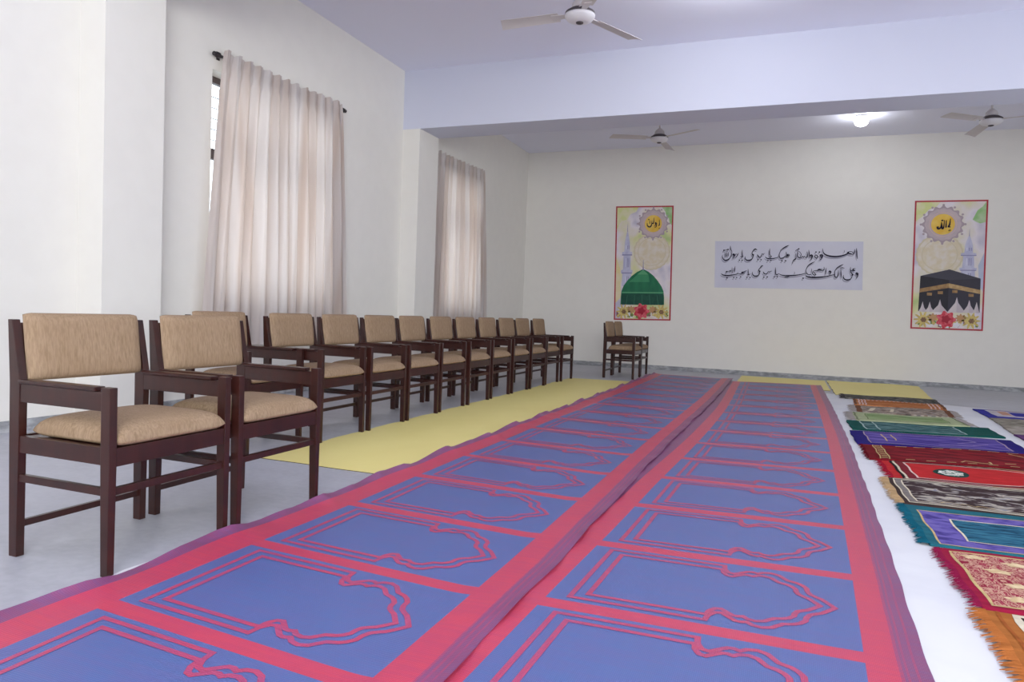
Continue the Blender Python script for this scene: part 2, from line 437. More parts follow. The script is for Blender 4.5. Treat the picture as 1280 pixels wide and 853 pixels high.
rowy = [3.835, 4.33, 4.939, 5.547, 6.158, 6.778, 7.419, 8.046, 8.672, 9.304, 9.950]
rnd = random.Random(5)
for k, y in enumerate(rowy):
    if k == 0: lab = 'first armchair of the long row, set back and half hidden behind the second front armchair'
    elif k == 10: lab = 'last armchair at the far end of the long row by the windows'
    else: lab = '%s armchair along the long row by the windows, counting from the near end' % ORD[k]
    spots.append((XF2 + (-0.10 if k == 0 else rnd.uniform(-0.012, 0.012)), y, rnd.uniform(-0.012, 0.012), lab, 'long row of armchairs along the window wall'))
spots[2] = (XF2 - 0.13, 3.76, 0.02) + spots[2][3:]
spots.append((-2.40, 11.10, 0.0, 'nearer of the two armchairs standing by the back wall under the dome poster', 'two armchairs by the back wall'))
spots.append((-2.42, 11.80, 0.0, 'armchair closest to the back wall, behind its twin under the dome poster', 'two armchairs by the back wall'))
for i, (x, y, rz, lab, grp) in enumerate(spots):
    c = chair0 if i == 0 else copy_tree(chair0)
    c.location = (x, y, 0.0045 if (2 <= i <= 12) else 0); c.rotation_euler = (0, 0, rz)
    tag(c, lab, 'armchair', grp)

# ------------------------------------------------------------------ floor coverings: flat sheets
def sheet(name, pts, mats, z, th, label, cat, wave=0.0, seed=1, nu=12, nv=40, group=None, edge=0.0):
    """pts: near-left, near-right, far-right, far-left on the floor"""
    rnd = random.Random(seed); p = [rnd.uniform(0, 6) for _ in range(6)]
    nl, nr, fr, fl = [Vector((q[0], q[1], 0)) for q in pts]
    rows = []
    for j in range(nv + 1):
        t = j / nv; row = []
        for i in range(nu + 1):
            s = i / nu
            q = nl.lerp(nr, s).lerp(fl.lerp(fr, s), t)
            d = min(s, 1 - s)
            w = 0.5 + 0.5 * sin(q.y * 7 + p[0] + 2 * s) * sin(q.x * 5 + p[1] + q.y * 2.3)
            zz = z + th + wave * w
            if edge:
                q = q + Vector((edge * (sin(q.y * 11 + p[2]) + 0.6 * sin(q.y * 23 + p[3])) * (1 if d < 0.01 else 0), edge * 0.5 * sin(q.x * 13 + p[4]) * (1 if (j in (0, nv)) else 0), 0))
            row.append((q.x, q.y, zz))
        rows.append(row)
    b = MB(); b.grid(rows)
    # skirt down to the floor
    def side(line):
        b.grid([line, [(x, y, z) for (x, y, zz) in line]], mi=1 if len(mats) > 1 else 0, smooth=False)
    side(rows[0]); side(rows[-1]); side([r[0] for r in rows]); side([r[-1] for r in rows])
    return tag(b.build(name, mats), label, cat, group)
sheet('floor_sheet', [(-3.0, 3.49), (-1.95, 3.47), (-1.95, 10.50), (-3.03, 10.36)], [M['yellow'], M['yellowedge']], 0.0, 0.004, 'long plain yellow floor sheet between the chair row and the patterned mat', 'floor sheet', 0.0, 2, 10, 80, 'yellow floor sheets', 0.008)
sheet('floor_sheet', [(-0.69, 11.2), (0.645, 11.2), (0.655, 13.2), (-0.69, 13.12)], [M['yellow'], M['yellowedge']], 0.0, 0.003, 'yellow floor sheet sticking out past the far end of the right mat', 'floor sheet', 0.004, 3, 10, 16, 'yellow floor sheets', 0.004)
sheet('floor_sheet', [(0.675, 10.6), (1.86, 10.6), (2.07, 13.24), (0.685, 13.24)], [M['yellow'], M['yellowedge']], 0.0, 0.003, 'yellow floor sheet at the far right behind the row of small rugs', 'floor sheet', 0.012, 4, 10, 16, 'yellow floor sheets', 0.004)
sheet('white_sheet', [(0.20, 0.9), (3.7, 0.9), (3.7, 9.6), (0.20, 10.9)], [M['cloth']], 0.0, 0.003, 'large white cotton cloth spread under the small rugs on the right', 'cloth', 0.003, 5, 40, 110, 'white floor cloths')
sheet('white_sheet', [(-2.10, 0.7), (-1.75, 0.7), (-1.75, 3.05), (-2.10, 3.05)], [M['cloth']], 0.0, 0.003, 'white cloth edge peeking out under the left mat beside the front chairs', 'cloth', 0.002, 6, 8, 60, 'white floor cloths', 0.012)

# ------------------------------------------------------------------ the two long woven prayer mats
HALF = [(0.075, 0.055), (0.30, 0.055), (0.53, 0.055), (0.535, 0.12), (0.553, 0.172), (0.575, 0.182), (0.598, 0.145), (0.622, 0.108), (0.640, 0.104), (0.658, 0.118),
        (0.676, 0.090), (0.705, 0.078), (0.735, 0.098), (0.752, 0.135), (0.768, 0.168), (0.80, 0.188), (0.820, 0.215), (0.836, 0.255), (0.838, 0.300), (0.848, 0.345), (0.868, 0.375), (0.885, 0.395), (0.905, 0.44), (0.93, 0.5)]
def mat_roll(name, label, x_of, cols, field, yl, yr, krange, bar, lift_left, lift_right, zbase, seed, group, rise=0.0):
    """x_of(u_index position, y) -> x; cols: list of (x offset, material) column breaks; yl(k), yr(k): top edge of bar k at the field's left / right side"""
    rnd = random.Random(seed); ph = [rnd.uniform(0, 6.28) for _ in range(8)]
    xs = [c[0] for c in cols]; ms = [c[1] for c in cols[:-1]]
    f0, f1 = field
    def uu(xo): return (xo - f0) / (f1 - f0)
    def height(xo, y):
        z = zbase + 0.0012 * (1 + sin(3.1 * y + ph[0] + 2 * xo)) * (1 + sin(2.2 * xo + ph[1]))
        dl, dr = xo - xs[0], xs[-1] - xo
        q_ = min(1, max(0, (xo - (xs[-1] - 0.25)) / 0.14)); z += rise * q_ * q_ * (3 - 2 * q_)
        wl = 0.5 + 0.35 * sin(y * 21 + ph[2] + 1.2 * sin(2 * y)) + 0.25 * sin(y * 9.3 + ph[3])
        wr = 0.5 + 0.40 * sin(y * 17 + ph[4] + 1.4 * sin(1.3 * y)) + 0.25 * sin(y * 8.1 + ph[5])
        return z + lift_left * max(0, wl) * math.exp(-dl / 0.05) + lift_right * max(0, wr) * math.exp(-dr / 0.045)
    def wob(xo, y):
        dl, dr = xo - xs[0], xs[-1] - xo
        return (0.010 * lift_left / 0.02 * sin(y * 21 + ph[2] + 1.2 * sin(2 * y)) + 0.008 * lift_left / 0.02 * sin(y * 6.1 + ph[6])) * math.exp(-dl / 0.07) \
             + (0.007 * lift_right / 0.02 * sin(y * 17 + ph[4] + 1.4 * sin(1.3 * y)) + 0.006 * lift_right / 0.02 * sin(y * 5.2 + ph[7])) * math.exp(-dr / 0.07)
    def P(xo, k, w, dz=0.0):
        """xo: offset across; k, w: panel index and position between top of bar k (w=0) and bottom of bar k+1 (w=1)"""
        u = uu(xo)
        y0 = lerp(yl(k), yr(k), u); y1 = lerp(yl(k + 1), yr(k + 1), u) - bar
        y = lerp(y0, y1, w)
        return (x_of(xo, y) + wob(xo, y), y, height(xo, y) + dz)
    ws = [0, 1 / 9, 2 / 9, 3 / 9, 4 / 9, 5 / 9, 6 / 9, 7 / 9, 8 / 9]
    rows = []; kinds = []
    for k in range(krange[0], krange[1]):
        for w in ws:
            rows.append([P(x, k, w) for x in xs]); kinds.append('p')
        rows.append([P(x, k, 1.0) for x in xs]); kinds.append('b')
        u_h = [tuple((Vector(P(x, k, 1.0)) + Vector(P(x, k + 1, 0.0))) / 2) for x in xs]
        rows.append(u_h); kinds.append('b')
    rows.append([P(x, krange[1], 0) for x in xs])
    b = MB()
    def fn(i, j):
        m = ms[j]
        if m == 0 and kinds[i] == 'b': return 1
        return m
    b.grid(rows, fn=fn)
    # hem: a thin edge all round
    th = 0.0025
    def side(line): b.grid([line, [(x, y, max(0.0005, z - th)) for (x, y, z) in line]], mi=2, smooth=False)
    side(rows[0]); side(rows[-1]); side([r[0] for r in rows]); side([r[-1] for r in rows])
    # the arched niche drawn in every panel as two parallel lines
    def outline(scale):
        pts = []
        for (u, w) in HALF:
            if scale:
                u = 0.128 + (u - 0.075) * (0.882 - 0.128) / (0.93 - 0.075); w = 0.5 - (0.5 - w) * 0.835
            pts.append((u, w))
        full = pts + [(u, 1 - w) for (u, w) in reversed(pts[:-1])]
        return full
    def ribbon(pts, k, hw):
        # metric coordinates
        Wd = (f1 - f0); Hd = (yl(k + 1) - yl(k) - bar)
        q = [Vector((u * Wd, w * Hd)) for (u, w) in pts]; n = len(q)
        d = []
        for i in range(n):
            j = (i + 1) % n; L_ = max(1, int((q[j] - q[i]).length / 0.10))
            for s in range(L_): d.append(q[i].lerp(q[j], s / L_))
        q = d; n = len(q); vs = []; fs = []
        for i in range(n):
            a, c, e = q[i - 1], q[i], q[(i + 1) % n]
            t1 = (c - a).normalized(); t2 = (e - c).normalized()
            n1 = Vector((-t1.y, t1.x)); n2 = Vector((-t2.y, t2.x))
            m_ = (n1 + n2)
            m_ = m_.normalized() if m_.length > 1e-4 else n1
            sc = hw / max(0.5, m_.dot(n1))
            for s in (-1, 1):
                pt = c + m_ * sc * s
                vs.append(P(f0 + pt.x, k, pt.y / Hd, 0.0014))
            fs.append([2 * i, 2 * i + 1, (2 * i + 3) % (2 * n), (2 * i + 2) % (2 * n)])
        b.add(vs, fs, 4, True)
    for k in range(krange[0], krange[1]):
        for sc in (False, True): ribbon(outline(sc), k, 0.0092)
    return tag(b.build(name, [M['mblue'], M['mred'], M['mpur'], M['mpink'], M['mline']]), label, 'prayer mat', group)

# right mat first (the left one overlaps it)
FE = [(0.5, 0.19), (1, 0.212), (2.2, 0.253), (3, 0.28), (4.3, 0.317), (5.7, 0.349), (6.5, 0.365), (9, 0.385), (12.6, 0.390)]
def xr(xo, y):
    wid = interp([(0, 0.955), (4, 0.955), (6, 0.935), (8, 0.935), (12.6, 1.04)], y)
    fe = interp(FE, y)
    x = fe + xo * (wid / 0.955 if xo < 0 else 1.0)
    return min(x, -0.845 + (xo + 1.12) * 0.6) if xo < -1.07 else x
colsR = [(-1.12, 2), (-1.11, 2), (-1.10, 3), (-1.08, 2), (-1.06, 1), (-0.98, 1), (-0.955, 0), (-0.80, 0), (-0.65, 0), (-0.50, 0), (-0.35, 0), (-0.20, 0), (-0.10, 0),
         (0.0, 1), (0.04, 1), (0.083, 3), (0.092, 2), (0.100, 3), (0.106, 2), (0.124, 3), (0.131, 2), (0.145, 2), (0.162, 2)]
colsR[-1] = (0.162, 2)
mat_roll('prayer_mat', 'long blue and red woven prayer mat on the right, beside the white cloth', xr, colsR, (-0.955, 0.0),
         lambda k: 2.211 + 0.680 * k, lambda k: 2.255 + 0.696 * k, (-2, 14), 0.072, 0.0, 0.005, 0.0090, 11, 'long woven prayer mats')
def xl(xo, y): return xo + 0.012 * sin(0.9 * y) + interp([(0, 0.0), (6, 0.012), (12.5, 0.01)], y)
colsL = [(-2.092, 2), (-2.08, 2), (-2.068, 2), (-2.055, 2), (-2.043, 1), (-1.99, 1), (-1.912, 0), (-1.78, 0), (-1.62, 0), (-1.46, 0), (-1.30, 0), (-1.15, 0), (-1.02, 0), (-0.985, 0),
         (-0.948, 1), (-0.90, 1), (-0.845, 3), (-0.838, 2), (-0.826, 3), (-0.818, 2), (-0.803, 3), (-0.797, 2), (-0.785, 2), (-0.772, 2)]
mat_roll('prayer_mat', 'long blue and red woven prayer mat on the left, beside the chairs and yellow sheet', xl, colsL, (-1.912, -0.948),
         lambda k: 1.591 + 0.6595 * k, lambda k: 1.526 + 0.6625 * k, (-2, 16), 0.070, 0.034, 0.016, 0.0085, 23, 'long woven prayer mats', 0.008)

# ------------------------------------------------------------------ small prayer rugs on the white cloth
def ramp_mat(name, stops, scale, det=3, rough=0.9, kind='noise', dist=0.0, bump=True, coord='Object'):
    m = bpy.data.materials.new(name); m.use_nodes = True
    nt = m.node_tree; N = nt.nodes; L = nt.links; b = N['Principled BSDF']
    b.inputs['Roughness'].default_value = rough; b.inputs['Specular IOR Level'].default_value = 0.06
    b.inputs['Sheen Weight'].default_value = 0.0
    tc = N.new('ShaderNodeTexCoord'); mp = N.new('ShaderNodeMapping'); mp.inputs['Scale'].default_value = scale
    L.new(tc.outputs[coord], mp.inputs['Vector'])
    if kind == 'noise':
        t = N.new('ShaderNodeTexNoise'); t.inputs['Scale'].default_value = 1; t.inputs['Detail'].default_value = det; t.inputs['Distortion'].default_value = dist
        out = t.outputs['Fac']
    elif kind == 'voronoi':
        t = N.new('ShaderNodeTexVoronoi'); t.inputs['Scale'].default_value = 1; out = t.outputs['Distance']
    else:
        t = N.new('ShaderNodeTexWave'); t.wave_type = 'RINGS'; t.inputs['Scale'].default_value = 1; t.inputs['Distortion'].default_value = dist
        t.inputs['Detail'].default_value = det; t.inputs['Detail Scale'].default_value = 1.5
        out = t.outputs['Fac']
    L.new(mp.outputs[0], t.inputs['Vector'])
    cr = N.new('ShaderNodeValToRGB'); els = cr.color_ramp.elements
    els[0].position, els[0].color = stops[0]; els[1].position, els[1].color = stops[-1]
    for (p, c) in stops[1:-1]:
        e = els.new(p); e.color = c
    L.new(out, cr.inputs['Fac']); L.new(cr.outputs['Color'], b.inputs['Base Color'])
    if bump:
        nz = N.new('ShaderNodeTexNoise'); nz.inputs['Scale'].default_value = 140; L.new(tc.outputs[coord], nz.inputs['Vector'])
        bp = N.new('ShaderNodeBump'); bp.inputs['Strength'].default_value = 0.3; bp.inputs['Distance'].default_value = 0.004
        L.new(nz.outputs['Fac'], bp.inputs['Height']); L.new(bp.outputs[0], b.inputs['Normal'])
    return m
def pile(name, col, c2=None, sc=(9, 22, 1)):
    c2 = c2 or tuple(v * 0.72 for v in col[:3]) + (1,)
    return ramp_mat(name, [(0.35, c2), (0.65, col)], sc, 3)
GOLD = pile('gold_line', rgb(206, 178, 122)); CREAM = pile('cream_line', rgb(226, 214, 186)); PINKL = pile('pale_pink_line', rgb(232, 196, 186))
ZR = 0.0075
class Rug:
    def __init__(s, label, quad, mats, seed, group='small prayer rugs on the white cloth', th=0.006):
        s.label, s.group, s.th = label, group, th
        s.q = [Vector((p[0], p[1], 0)) for p in quad]; s.mats = list(mats); s.b = MB(); s.fr = []
        s.r = random.Random(seed); s.p = [s.r.uniform(0, 6.28) for _ in range(6)]
    def P(s, u, v, dz=0.0):
        a, b_, c, d = s.q
        p = a.lerp(b_, u).lerp(d.lerp(c, u), v)
        wob = 0.010 * sin(7 * p.x + s.p[0]) * (1 - v) * v * 4 * 0.3 + 0.006 * sin(9 * v + s.p[1])
        z = ZR + s.th + 0.0022 * (1 + sin(8 * p.y + s.p[2] + 3 * p.x)) + 0.0018 * (1 + sin(9 * p.x + s.p[3]))
        return (p.x + 0.004 * sin(14 * v + s.p[1]), p.y + 0.008 * sin(5 * u + s.p[0]), z + dz)
    def m(s, mt):
        if mt not in s.mats: s.mats.append(mt)
        return s.mats.index(mt)
    def base(s):
        rows = [[s.P(i / 24, j / 14) for i in range(25)] for j in range(15)]
        s.b.grid(rows)
        for line in (rows[0], rows[-1], [r[0] for r in rows], [r[-1] for r in rows]):
            s.b.grid([line, [(x, y, ZR - 0.0005) for (x, y, z) in line]], smooth=False)
    def patch(s, u0, u1, v0, v1, mt, lay=1):
        nu = max(2, int((u1 - u0) * 24)); nv = max(2, int((v1 - v0) * 14))
        s.b.grid([[s.P(lerp(u0, u1, i / nu), lerp(v0, v1, j / nv), 0.0007 * lay) for i in range(nu + 1)] for j in range(nv + 1)], mi=s.m(mt))
    def line(s, pts, w, mt, lay=2, closed=False):
        """polyline in (u, v); w in metres"""
        U = (s.q[1] - s.q[0]).length; V = (s.q[3] - s.q[0]).length
        q = [Vector((u * U, v * V)) for (u, v) in pts]
        if closed: q = q + [q[0]]
        d = []
        for a, c in zip(q, q[1:]):
            n = max(1, int((c - a).length / 0.06))
            for k in range(n): d.append(a.lerp(c, k / n))
        d.append(q[-1]); vs = []; fs = []
        for i in range(len(d)):
            a = d[max(0, i - 1)]; c = d[min(len(d) - 1, i + 1)]
            if closed and i in (0, len(d) - 1): a, c = d[-2], d[1]
            t = (c - a).normalized(); n = Vector((-t.y, t.x))
            for sgn in (-1, 1):
                p = d[i] + n * sgn * w / 2; vs.append(s.P(p.x / U, p.y / V, 0.0007 * lay))
        for i in range(len(d) - 1): fs.append([2 * i, 2 * i + 1, 2 * i + 3, 2 * i + 2])
        s.b.add(vs, fs, s.m(mt), True)
    def rect(s, u0, u1, v0, v1, w, mt, lay=2):
        s.line([(u0, v0), (u1, v0), (u1, v1), (u0, v1)], w, mt, lay, True)
    def blob(s, cu, cv, ru, rv, mt, lay=3, n=20, wav=0.0, k=6):
        U = 1; vs = [s.P(cu, cv, 0.0007 * lay)]
        for i in range(n):
            a = 2 * PI * i / n; r = 1 + wav * sin(k * a); vs.append(s.P(cu + ru * r * cos(a), cv + rv * r * sin(a), 0.0007 * lay))
        s.b.add(vs, [[0, 1 + i, 1 + (i + 1) % n] for i in range(n)], s.m(mt), True)
    def fringe(s, side, length, mt, dens=110, wd=0.009, ragged=0.4):
        b = MB()
        for k in range(dens):
            v = (k + 0.5) / dens; u = 0.0 if side == 'l' else 1.0; sg = -1 if side == 'l' else 1
            p = Vector(s.P(u, v)); L_ = length * (1 - ragged * s.r.random()); dy = s.r.uniform(-0.5, 0.35) * length * 0.7
            z0 = p.z - 0.001; z1 = ZR + 0.003; h = wd * s.r.uniform(0.7, 1.2)
            mid = (p.x + sg * L_ * 0.55, p.y + dy * 0.4, (z0 + z1) / 2 + 0.003)
            end = (p.x + sg * L_, p.y + dy, z1 - 0.001)
            vs = []
            for (c, hh) in ((p, h), (mid, h * 0.9), (end, h * 0.25)):
                vs += [(c[0], c[1] - hh / 2, c[2]), (c[0], c[1], c[2] + hh * 0.35), (c[0], c[1] + hh / 2, c[2])]
            b.add(vs, [[0, 1, 4, 3], [1, 2, 5, 4], [3, 4, 7, 6], [4, 5, 8, 7]], 0, True)
        s.fr.append((b, mt))
    def done(s):
        o = s.b.build('prayer_rug', s.mats); tag(o, s.label, 'prayer rug', s.group)
        for b, mt in s.fr: b.build('fringe', mt, o)
        return o

# nearest: orange rug
ORG = pile('orange_pile', rgb(172, 100, 46)); DKB = pile('dark_brown_pile', rgb(58, 44, 42))
r = Rug('orange rug with long orange fringe, only its corner in view at the bottom right', [(0.665, 2.08), (1.80, 2.08), (1.80, 2.755), (0.665, 2.755)], [ORG], 1); r.base()
r.patch(0.085, 0.99, 0.06, 0.97, DKB); r.rect(0.075, 0.985, 0.05, 0.975, 0.028, CREAM)
r.line([(0.03, 0.0), (0.03, 1.0)], 0.012, pile('rust_line', rgb(160, 84, 38)))
r.fringe('l', 0.065, pile('orange_fringe', rgb(182, 104, 50)), 70, 0.014); r.done()
# maroon with cream arabesque
MAR = pile('maroon_pile', rgb(150, 26, 56))
MFLD = ramp_mat('cream_maroon_brocade', [(0.38, rgb(132, 26, 50)), (0.45, rgb(190, 138, 118)), (0.49, rgb(202, 160, 136)), (0.53, rgb(140, 34, 58)), (0.58, rgb(150, 44, 66)), (0.66, rgb(200, 158, 128))], (30, 17, 1), 4, dist=1.6)
MCRM = ramp_mat('cream_motif', [(0.4, rgb(198, 168, 124)), (0.6, rgb(224, 200, 156))], (30, 30, 1))
r = Rug('maroon rug with a dense cream scroll pattern and one gold border line', [(0.668, 2.79), (1.80, 2.79), (1.81, 3.485), (0.655, 3.475)], [MAR], 2); r.base()
r.patch(0.035, 0.97, 0.045, 0.935, MFLD)
r.rect(0.030, 0.972, 0.04, 0.94, 0.012, GOLD)
for (u, v) in [(0.10, 0.86), (0.13, 0.62), (0.16, 0.38), (0.12, 0.16), (0.22, 0.80), (0.25, 0.52), (0.26, 0.22), (0.36, 0.64), (0.36, 0.34), (0.34, 0.90)]:
    r.blob(u, v, 0.040, 0.040, MCRM, 3, 18, 0.25, 5)
r.blob(0.275, 0.64, 0.05, 0.07, MAR, 3, 16, 0.15, 4)
r.fringe('l', 0.055, pile('maroon_fringe', rgb(138, 24, 62)), 110, 0.008, 0.55); r.done()
# teal and purple
TEAL = pile('teal_pile', rgb(34, 98, 112)); PURP = ramp_mat('violet_pile', [(0.36, rgb(62, 52, 120)), (0.5, rgb(94, 82, 158)), (0.62, rgb(108, 96, 166))], (12, 20, 1), 3)
TFLD = ramp_mat('teal_field', [(0.36, rgb(18, 46, 66)), (0.46, rgb(34, 84, 110)), (0.62, rgb(50, 108, 130))], (9, 40, 1), 4, dist=0.8)
r = Rug('teal and violet rug with nested gold outlined frames', [(0.632, 3.50), (1.80, 3.525), (1.80, 4.265), (0.632, 4.225)], [TEAL], 3); r.base()
r.patch(0.036, 0.966, 0.02, 0.865, PURP); r.rect(0.036, 0.966, 0.02, 0.865, 0.009, GOLD)
r.patch(0.142, 0.87, 0.16, 0.70, TFLD, 2); r.rect(0.142, 0.87, 0.16, 0.70, 0.010, CREAM, 3)
r.fringe('l', 0.055, pile('teal_fringe', rgb(18, 92, 112)), 90, 0.012); r.done()
# brown and grey with tan fringe
BRN = pile('umber_pile', rgb(62, 48, 46)); GRY = pile('grey_band', rgb(128, 120, 116)); TANF = pile('tan_fringe', rgb(190, 156, 112))
BFLD = ramp_mat('brown_grey_flowers', [(0.38, rgb(52, 38, 38)), (0.51, rgb(62, 48, 50)), (0.56, rgb(140, 134, 130)), (0.61, rgb(188, 178, 158)), (0.66, rgb(116, 118, 138))], (8, 15, 1), 7, dist=0.9)
r = Rug('dark brown rug with grey flowers, cream lines and tan fringe', [(0.632, 4.255), (1.78, 4.29), (1.78, 5.02), (0.632, 4.935)], [BRN], 4); r.base()
r.patch(0.030, 0.97, 0.05, 0.95, GRY); r.patch(0.062, 0.94, 0.09, 0.90, BFLD, 2)
r.rect(0.024, 0.975, 0.03, 0.955, 0.009, CREAM, 3); r.rect(0.060, 0.94, 0.085, 0.905, 0.009, CREAM, 3)
for v in (0.03, 0.96): r.line([(0.024, v), (0.975, v)], 0.014, CREAM, 3)
r.line([(0.16 + 0.02 * i, 0.12 + 0.04 * abs(sin(i * 0.9))) for i in range(12)], 0.008, GOLD, 4)
r.fringe('l', 0.062, TANF, 120, 0.009, 0.35); r.done()
# red with medallion
RED = pile('red_pile', rgb(192, 40, 42)); DRB = pile('dark_red_band', rgb(122, 34, 44)); DGR = pile('medallion_green', rgb(30, 62, 56))
MED = ramp_mat('medallion_scroll', [(0.42, rgb(60, 92, 82)), (0.5, rgb(206, 210, 196)), (0.6, rgb(228, 226, 214))], (40, 40, 1), 4, dist=1.0)
r = Rug('bright red rug with a dark green oval medallion in the middle', [(0.676, 4.955), (1.86, 5.03), (1.86, 5.79), (0.668, 5.545)], [RED], 5); r.base()
r.patch(0.052, 0.985, 0.0, 1.0, DRB); r.patch(0.118, 0.985, 0.14, 0.90, RED, 2)
r.line([(0.050, 0), (0.046, 1)], 0.016, pile('black_line', rgb(40, 30, 32)), 3); r.line([(0.064, 0), (0.060, 1)], 0.014, CREAM, 4)
r.line([(0.118, 0.1), (0.114, 0.93)], 0.012, PINKL, 4)
r.line([(0.118, 0.92), (0.40, 0.93), (0.58, 0.90), (0.70, 0.80), (0.76, 0.66), (0.80, 0.50), (0.76, 0.34), (0.70, 0.22), (0.58, 0.13), (0.40, 0.10), (0.118, 0.12)], 0.012, PINKL, 4)
for sgn in (0, 1):
    vv = [(0.44, 0.985), (0.60, 0.97), (0.72, 0.88), (0.79, 0.72), (0.84, 0.62)]
    r.line([(u, v if sgn == 0 else 1 - v) for u, v in vv], 0.010, GOLD, 4)
r.line([(0.05, 0.985), (0.98, 0.985)], 0.012, BRN, 4); r.line([(0.05, 0.015), (0.98, 0.015)], 0.012, PINKL, 4)
r.blob(0.315, 0.50, 0.088, 0.195, DGR, 4, 28); r.blob(0.315, 0.50, 0.062, 0.135, MED, 5, 28, 0.08, 8)
r.fringe('l', 0.06, pile('crimson_fringe', rgb(158, 26, 44)), 70, 0.011, 0.7); r.done()
# dark red
DRED = pile('dark_red_pile', rgb(112, 20, 28)); DRF = ramp_mat('dark_red_field', [(0.38, rgb(84, 16, 24)), (0.6, rgb(126, 26, 34))], (5, 14, 1), 3)
r = Rug('dark red rug with a gold ladder stripe at its left end', [(0.60, 5.60), (1.80, 5.83), (1.80, 6.52), (0.61, 6.245)], [DRED], 6); r.base()
r.patch(0.11, 0.97, 0.10, 0.9, DRF)
r.line([(0.062, 0.02), (0.062, 0.98)], 0.008, GOLD); r.line([(0.112, 0.02), (0.112, 0.98)], 0.009, GOLD)
for i in range(9):
    v = 0.08 + i * 0.105; r.line([(0.070, v), (0.104, v + 0.01)], 0.020, GOLD)
for i in range(7):
    u = 0.2 + i * 0.11; r.line([(u, 0.955), (u + 0.07, 0.965)], 0.012, GOLD)
    r.line([(u, 0.05), (u + 0.05, 0.06)], 0.014, GOLD)
r.line([(0.50, 0.10), (0.53, 0.20), (0.60, 0.12), (0.66, 0.10), (0.66, 0.22)], 0.016, GOLD, 3)
r.line([(0.74, 0.20), (0.80, 0.22)], 0.014, GOLD, 3); r.line([(0.86, 0.86), (0.97, 0.5), (0.97, 0.2)], 0.014, GOLD, 3)
r.fringe('l', 0.04, pile('dark_red_fringe', rgb(104, 18, 30)), 60, 0.011, 0.7); r.done()
# violet blue
NAV = pile('navy_pile', rgb(36, 28, 108)); VIO = ramp_mat('violet_field', [(0.36, rgb(46, 36, 108)), (0.5, rgb(72, 58, 136)), (0.62, rgb(108, 92, 158))], (3, 26, 1), 4)
r = Rug('violet blue rug with deep blue ends and thin beige lines', [(0.575, 6.26), (1.83, 6.56), (1.86, 7.26), (0.575, 7.02)], [NAV], 7); r.base()
r.patch(0.09, 0.91, 0.07, 0.93, VIO)
r.rect(0.085, 0.90, 0.07, 0.94, 0.010, pile('beige_line', rgb(176, 156, 160)))
for u, h in ((0.19, 0.55), (0.25, 0.45)): r.line([(u, 0.78), (u + 0.005, 0.78 - h)], 0.012, GOLD, 3)
r.line([(0.19, 0.78), (0.66, 0.80), (0.74, 0.55), (0.62, 0.42)], 0.012, pile('mauve_line', rgb(164, 146, 184)), 3)
r.line([(0.50, 0.25), (0.70, 0.30), (0.80, 0.42)], 0.014, pile('mauve_line_b', rgb(164, 146, 184)), 3); r.done()
# dark green
DG = pile('dark_green_pile', rgb(18, 76, 70)); DGF = ramp_mat('green_field', [(0.38, rgb(14, 48, 52)), (0.5, rgb(46, 88, 90)), (0.62, rgb(110, 140, 138))], (6, 26, 1), 4)
r = Rug('dark green rug with grey green field between the violet and pale green rugs', [(0.61, 7.11), (1.86, 7.39), (1.86, 8.0), (0.60, 7.74)], [DG], 8); r.base()
r.patch(0.10, 0.76, 0.05, 0.92, DGF)
for u in (0.10, 0.19, 0.755): r.line([(u, 0.08), (u - 0.006, 0.92)], 0.014, pile('pale_line_%d' % int(u * 100), rgb(168, 190, 184)))
r.line([(0.20, 0.06), (0.75, 0.06)], 0.016, pile('pale_line_n', rgb(140, 160, 156))); r.done()
# pale green with grey fringe
PG = pile('pale_green_pile', rgb(172, 182, 140)); PGF = ramp_mat('leaf_green_field', [(0.4, rgb(104, 132, 82)), (0.6, rgb(152, 170, 118))], (3, 22, 1), 3)
GF = pile('grey_fringe', rgb(166, 158, 152))
r = Rug('pale green rug with grey fringe at both ends', [(0.70, 7.82), (1.72, 8.03), (1.70, 8.68), (0.71, 8.52)], [PG], 9); r.base()
r.line([(0.02, 0), (0.02, 1)], 0.018, pile('olive_line', rgb(120, 128, 96))); r.line([(0.985, 0), (0.985, 1)], 0.018, pile('olive_line_b', rgb(120, 128, 96)))
r.patch(0.13, 0.85, 0.22, 0.80, PGF); r.rect(0.12, 0.86, 0.18, 0.84, 0.012, pile('moss_line', rgb(108, 124, 78)))
r.line([(0.18, 0.60), (0.84, 0.55)], 0.03, pile('moss_band', rgb(98, 126, 70)), 3)
r.fringe('l', 0.10, GF, 90, 0.010, 0.3); r.fringe('r', 0.10, GF, 90, 0.010, 0.3); r.done()
# brown grey pattern
BG = ramp_mat('brown_grey_pattern', [(0.36, rgb(66, 60, 58)), (0.46, rgb(128, 108, 94)), (0.54, rgb(176, 164, 150)), (0.64, rgb(104, 96, 94))], (9, 16, 1), 5)
BRS = pile('red_brown_band', rgb(118, 76, 54))
r = Rug('mottled brown and grey rug with brown end bands between green and orange rugs', [(0.77, 8.58), (1.74, 8.76), (1.80, 9.44), (0.80, 9.30)], [BG], 10); r.base()
r.patch(0.0, 0.06, 0, 1, BRS); r.patch(0.94, 1.0, 0, 1, BRS)
r.line([(0.14, 0.2), (0.20, 0.7)], 0.05, CREAM, 3); r.line([(0.36, 0.2), (0.40, 0.7)], 0.035, CREAM, 3)
r.fringe('l', 0.09, GF, 80, 0.011, 0.3); r.fringe('r', 0.09, GF, 80, 0.011, 0.3); r.done()
